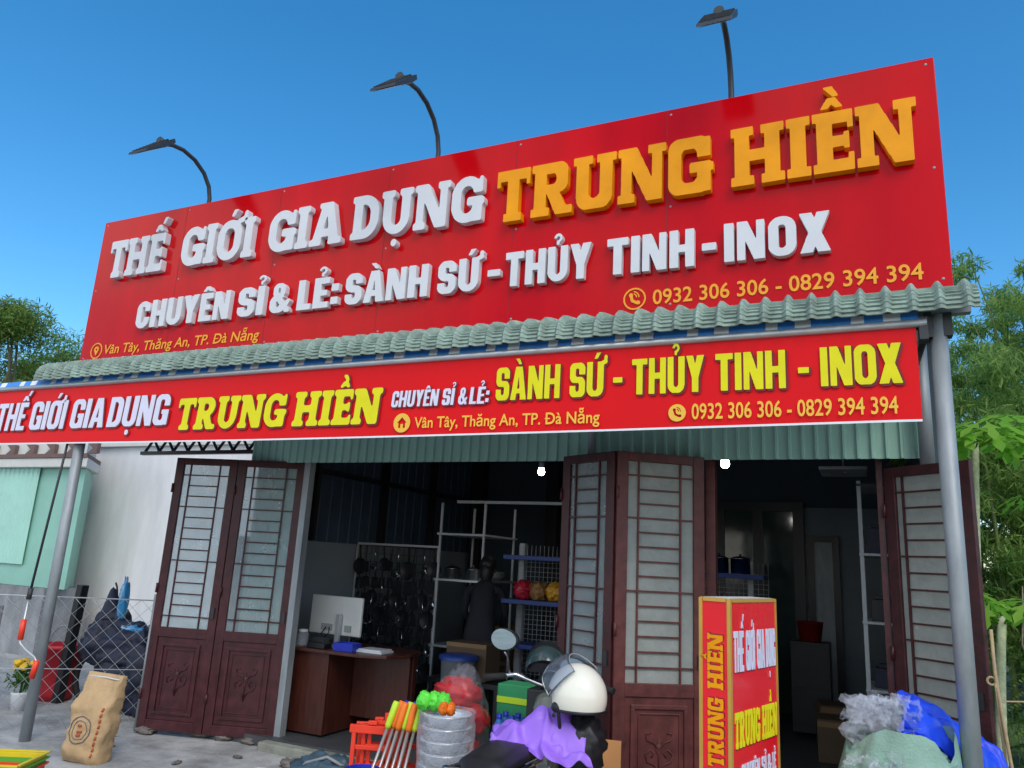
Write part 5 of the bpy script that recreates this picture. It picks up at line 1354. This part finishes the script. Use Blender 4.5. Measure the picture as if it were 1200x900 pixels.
# ------------------------------------------------------------------ goods at the right post
sk = thing('big_mint_sack', 'big mint green woven sack in front of the right doorway, filled with goods', 'sack', (.10, 4.62, GS))
def bigs(u, v):
    a = 2 * math.pi * u; c, s = math.cos(a), math.sin(a)
    n_ = noise.fractal(Vector((c * 1.6, s * 1.6, v * 2.4)), 1, 2, 4); f2 = noise.noise(Vector((a * 4, v * 3, 5)))
    rx = (.27 + .03 * math.sin(v * 3)) * (1 - .12 * max(0, v - .8) * 5); ry = .27 * (1 - .1 * max(0, v - .8) * 5)
    return (math.copysign(abs(c) ** .6, c) * rx + .03 * n_, math.copysign(abs(s) ** .6, s) * ry + .03 * n_ + .008 * f2, .98 * v + .03 * n_ * v + (.05 * math.sin(3 * a) if v > .95 else 0))
MB().grid(bigs, 80, 44, True, closed_u=True).build('sack', M['mintsack'], sk)
MB().blob((0, 0, .90), (.225, .19, .06), .2, 3, 150, 40, 20).build('contents', M['mintsack'], sk)
mb = MB(); g = random.Random(12)
mb.blob((-.02, 0, .0), (.15, .15, .12), .45, 2.6, 160, 24, 14, smooth=False)
for k_ in range(26):
    a = g.uniform(0, 6.28); q = g.uniform(0, .17); c_ = Vector((q * math.cos(a) - .02, q * math.sin(a) * .9, .14 - 1.6 * q * q + g.uniform(-.03, .06)))
    if k_ > 21: c_ = Vector((g.uniform(-.20, .05), -.24, g.uniform(-.18, -.05)))
    rot = Matrix.Translation(c_) @ Matrix.Rotation(g.uniform(0, 6), 4, 'Z') @ Matrix.Rotation(g.uniform(.1, 1.2) + (.5 if k_ > 21 else 0), 4, 'X')
    w_ = g.uniform(.09, .17); sd_ = k_ * 3.7
    mb.grid(lambda u, v: ((u - .5) * w_ + .02 * noise.noise(Vector((v * 5, sd_, 1))), (v - .5) * w_ + .02 * noise.noise(Vector((u * 5, sd_, 2))), .035 * noise.noise(Vector((u * 3 + sd_, v * 3, 5))) + .022 * (abs(noise.noise(Vector((u * 7, v * 7 + sd_, 9)))) * 2)), 12, 12, smooth=k_ % 2 == 0, mtx=rot)
o = mb.build('clear_plastic_bag', M['plastic']); o.location = (.03, 4.60, GS + .96); tag(o, 'crumpled clear plastic bag heaped on the big mint sack', 'bag')
path = [Vector(p) for p in ((.12, 4.72, 1.00), (.19, 4.80, .985), (.28, 4.88, .94), (.37, 4.94, .87), (.46, 4.98, .78), (.53, 4.98, .69), (.58, 4.98, .55), (.60, 4.98, .30), (.60, 4.98, .0))]
def tarp(u, v):
    i = v * (len(path) - 1); a = min(int(i), len(path) - 2); q = path[a].lerp(path[a + 1], i - a)
    wd = .13 + .17 * math.sin(math.pi * min(1, .25 + v * .75)); s_ = (u - .5) * 2
    r = noise.fractal(Vector((u * 3, v * 4, 9)), 1, 2, 4)
    return (q.x + .10 * s_ * v + .025 * r, q.y - .02 + wd * s_ * .8 - .05 * (1 - s_ * s_) + .03 * math.sin(u * 14 + v * 5), q.z + .03 * (1 - s_ * s_) + .08 * s_ + .016 * math.sin(u * 16 + v * 7 + 2 * r) + .035 * r + .012 * noise.noise(Vector((u * 12, v * 22, 3))))
o = MB().grid(tarp, 50, 70).build('blue_tarpaulin', M['bluetarp']); sm = o.modifiers.new('thick', 'SOLIDIFY'); sm.thickness = .005
tag(o, 'bright blue tarpaulin trailing over the mint sack and past the steel post', 'tarpaulin')
mb = MB().tube([(.645, 5.46, 1.42), (.645, 5.45, 1.20), (.65, 5.45, 1.10), (.68, 5.42, .70), (.72, 5.40, .40)], .010, 6).tube([(.645, 5.45, 1.12), (.66, 5.45, .70), (.68, 5.42, .35)], .009, 6).tube([(.625 + .022 * math.cos(a / 10 * 6.28), 5.455, 1.13 + .022 * math.sin(a / 10 * 6.28)) for a in range(10)], .007, 6, closed=True)
mb.tube([(.65, 5.46, 1.02), (1.0, 5.9, 1.0), (1.5, 6.5, 1.02)], .005, 5)
tag(mb.build('tan_rope', M['rope']), 'tan rope tied to the edge of the open right door leaf', 'rope')
o = MB().blob((0, 0, .28), (.13, .12, .32), .3, 3, 170, 28, 22).blob((.08, .02, .16), (.14, .12, .2), .35, 3, 171, 24, 18).build('white_bag', M['plastic']); o.location = (.74, 5.36, GS + .04); tag(o, 'white plastic bags hanging by the rope at the right edge', 'bag')

# litter on the yard, cartons at the back of the shop
for i, (x, y, k, c) in enumerate(((-6.05, 5.05, 0, 'card'), (-4.55, 5.25, 1, 'pot'), (-5.2, 5.0, 2, 'stone'), (-4.95, 5.42, 3, 'stone'), (-6.35, 5.3, 4, 'pot'), (-4.15, 5.5, 5, 'card'))):
    o = MB().blob((0, 0, .008), (.045 + .01 * (k % 3), .03, .010), .6, 2.5, 400 + k, 14, 8).build('litter', M[c]); o.location = (x, y, GS); o.rotation_euler = (0, 0, k)
    tag(o, 'small scrap of litter on the concrete before the left doors', 'litter', 'scraps of litter on the yard')
cp = None
for i, (x, y, z, sx_, sz_) in enumerate(((-3.0, 9.9, 0, 1, 1), (-2.95, 9.9, .42, 1.1, .9), (-3.5, 10.0, 0, .9, 1.2), (-2.5, 10.1, 0, 1, 1), (-2.5, 10.1, .42, 1, 1), (-2.48, 10.1, .84, .9, .8), (-4.6, 9.6, 0, 1.1, 1), (-4.6, 9.6, .42, 1, 1), (-5.1, 9.7, 0, 1, 1.3), (-.35, 9.0, 0, .8, 1), (-.3, 8.4, 0, .9, .9), (-1.3, 9.6, 0, 1, 1), (-1.3, 9.6, .42, .9, 1))):
    t = thing('stock_carton', 'carton in the dim piles at the back of the shop', 'carton', (x, y, z), rnd.uniform(-.2, .2), 'stock cartons at the back of the shop')
    MB().box(-.24 * sx_, -.18, 0, .24 * sx_, .18, .42 * sz_).build('box', M['shadecard'], t, bevel=.005); MB().box(-.24 * sx_, -.1825, .42 * sz_ - .07, .24 * sx_, -.1805, .42 * sz_ - .02).build('tape', M['card'], t)
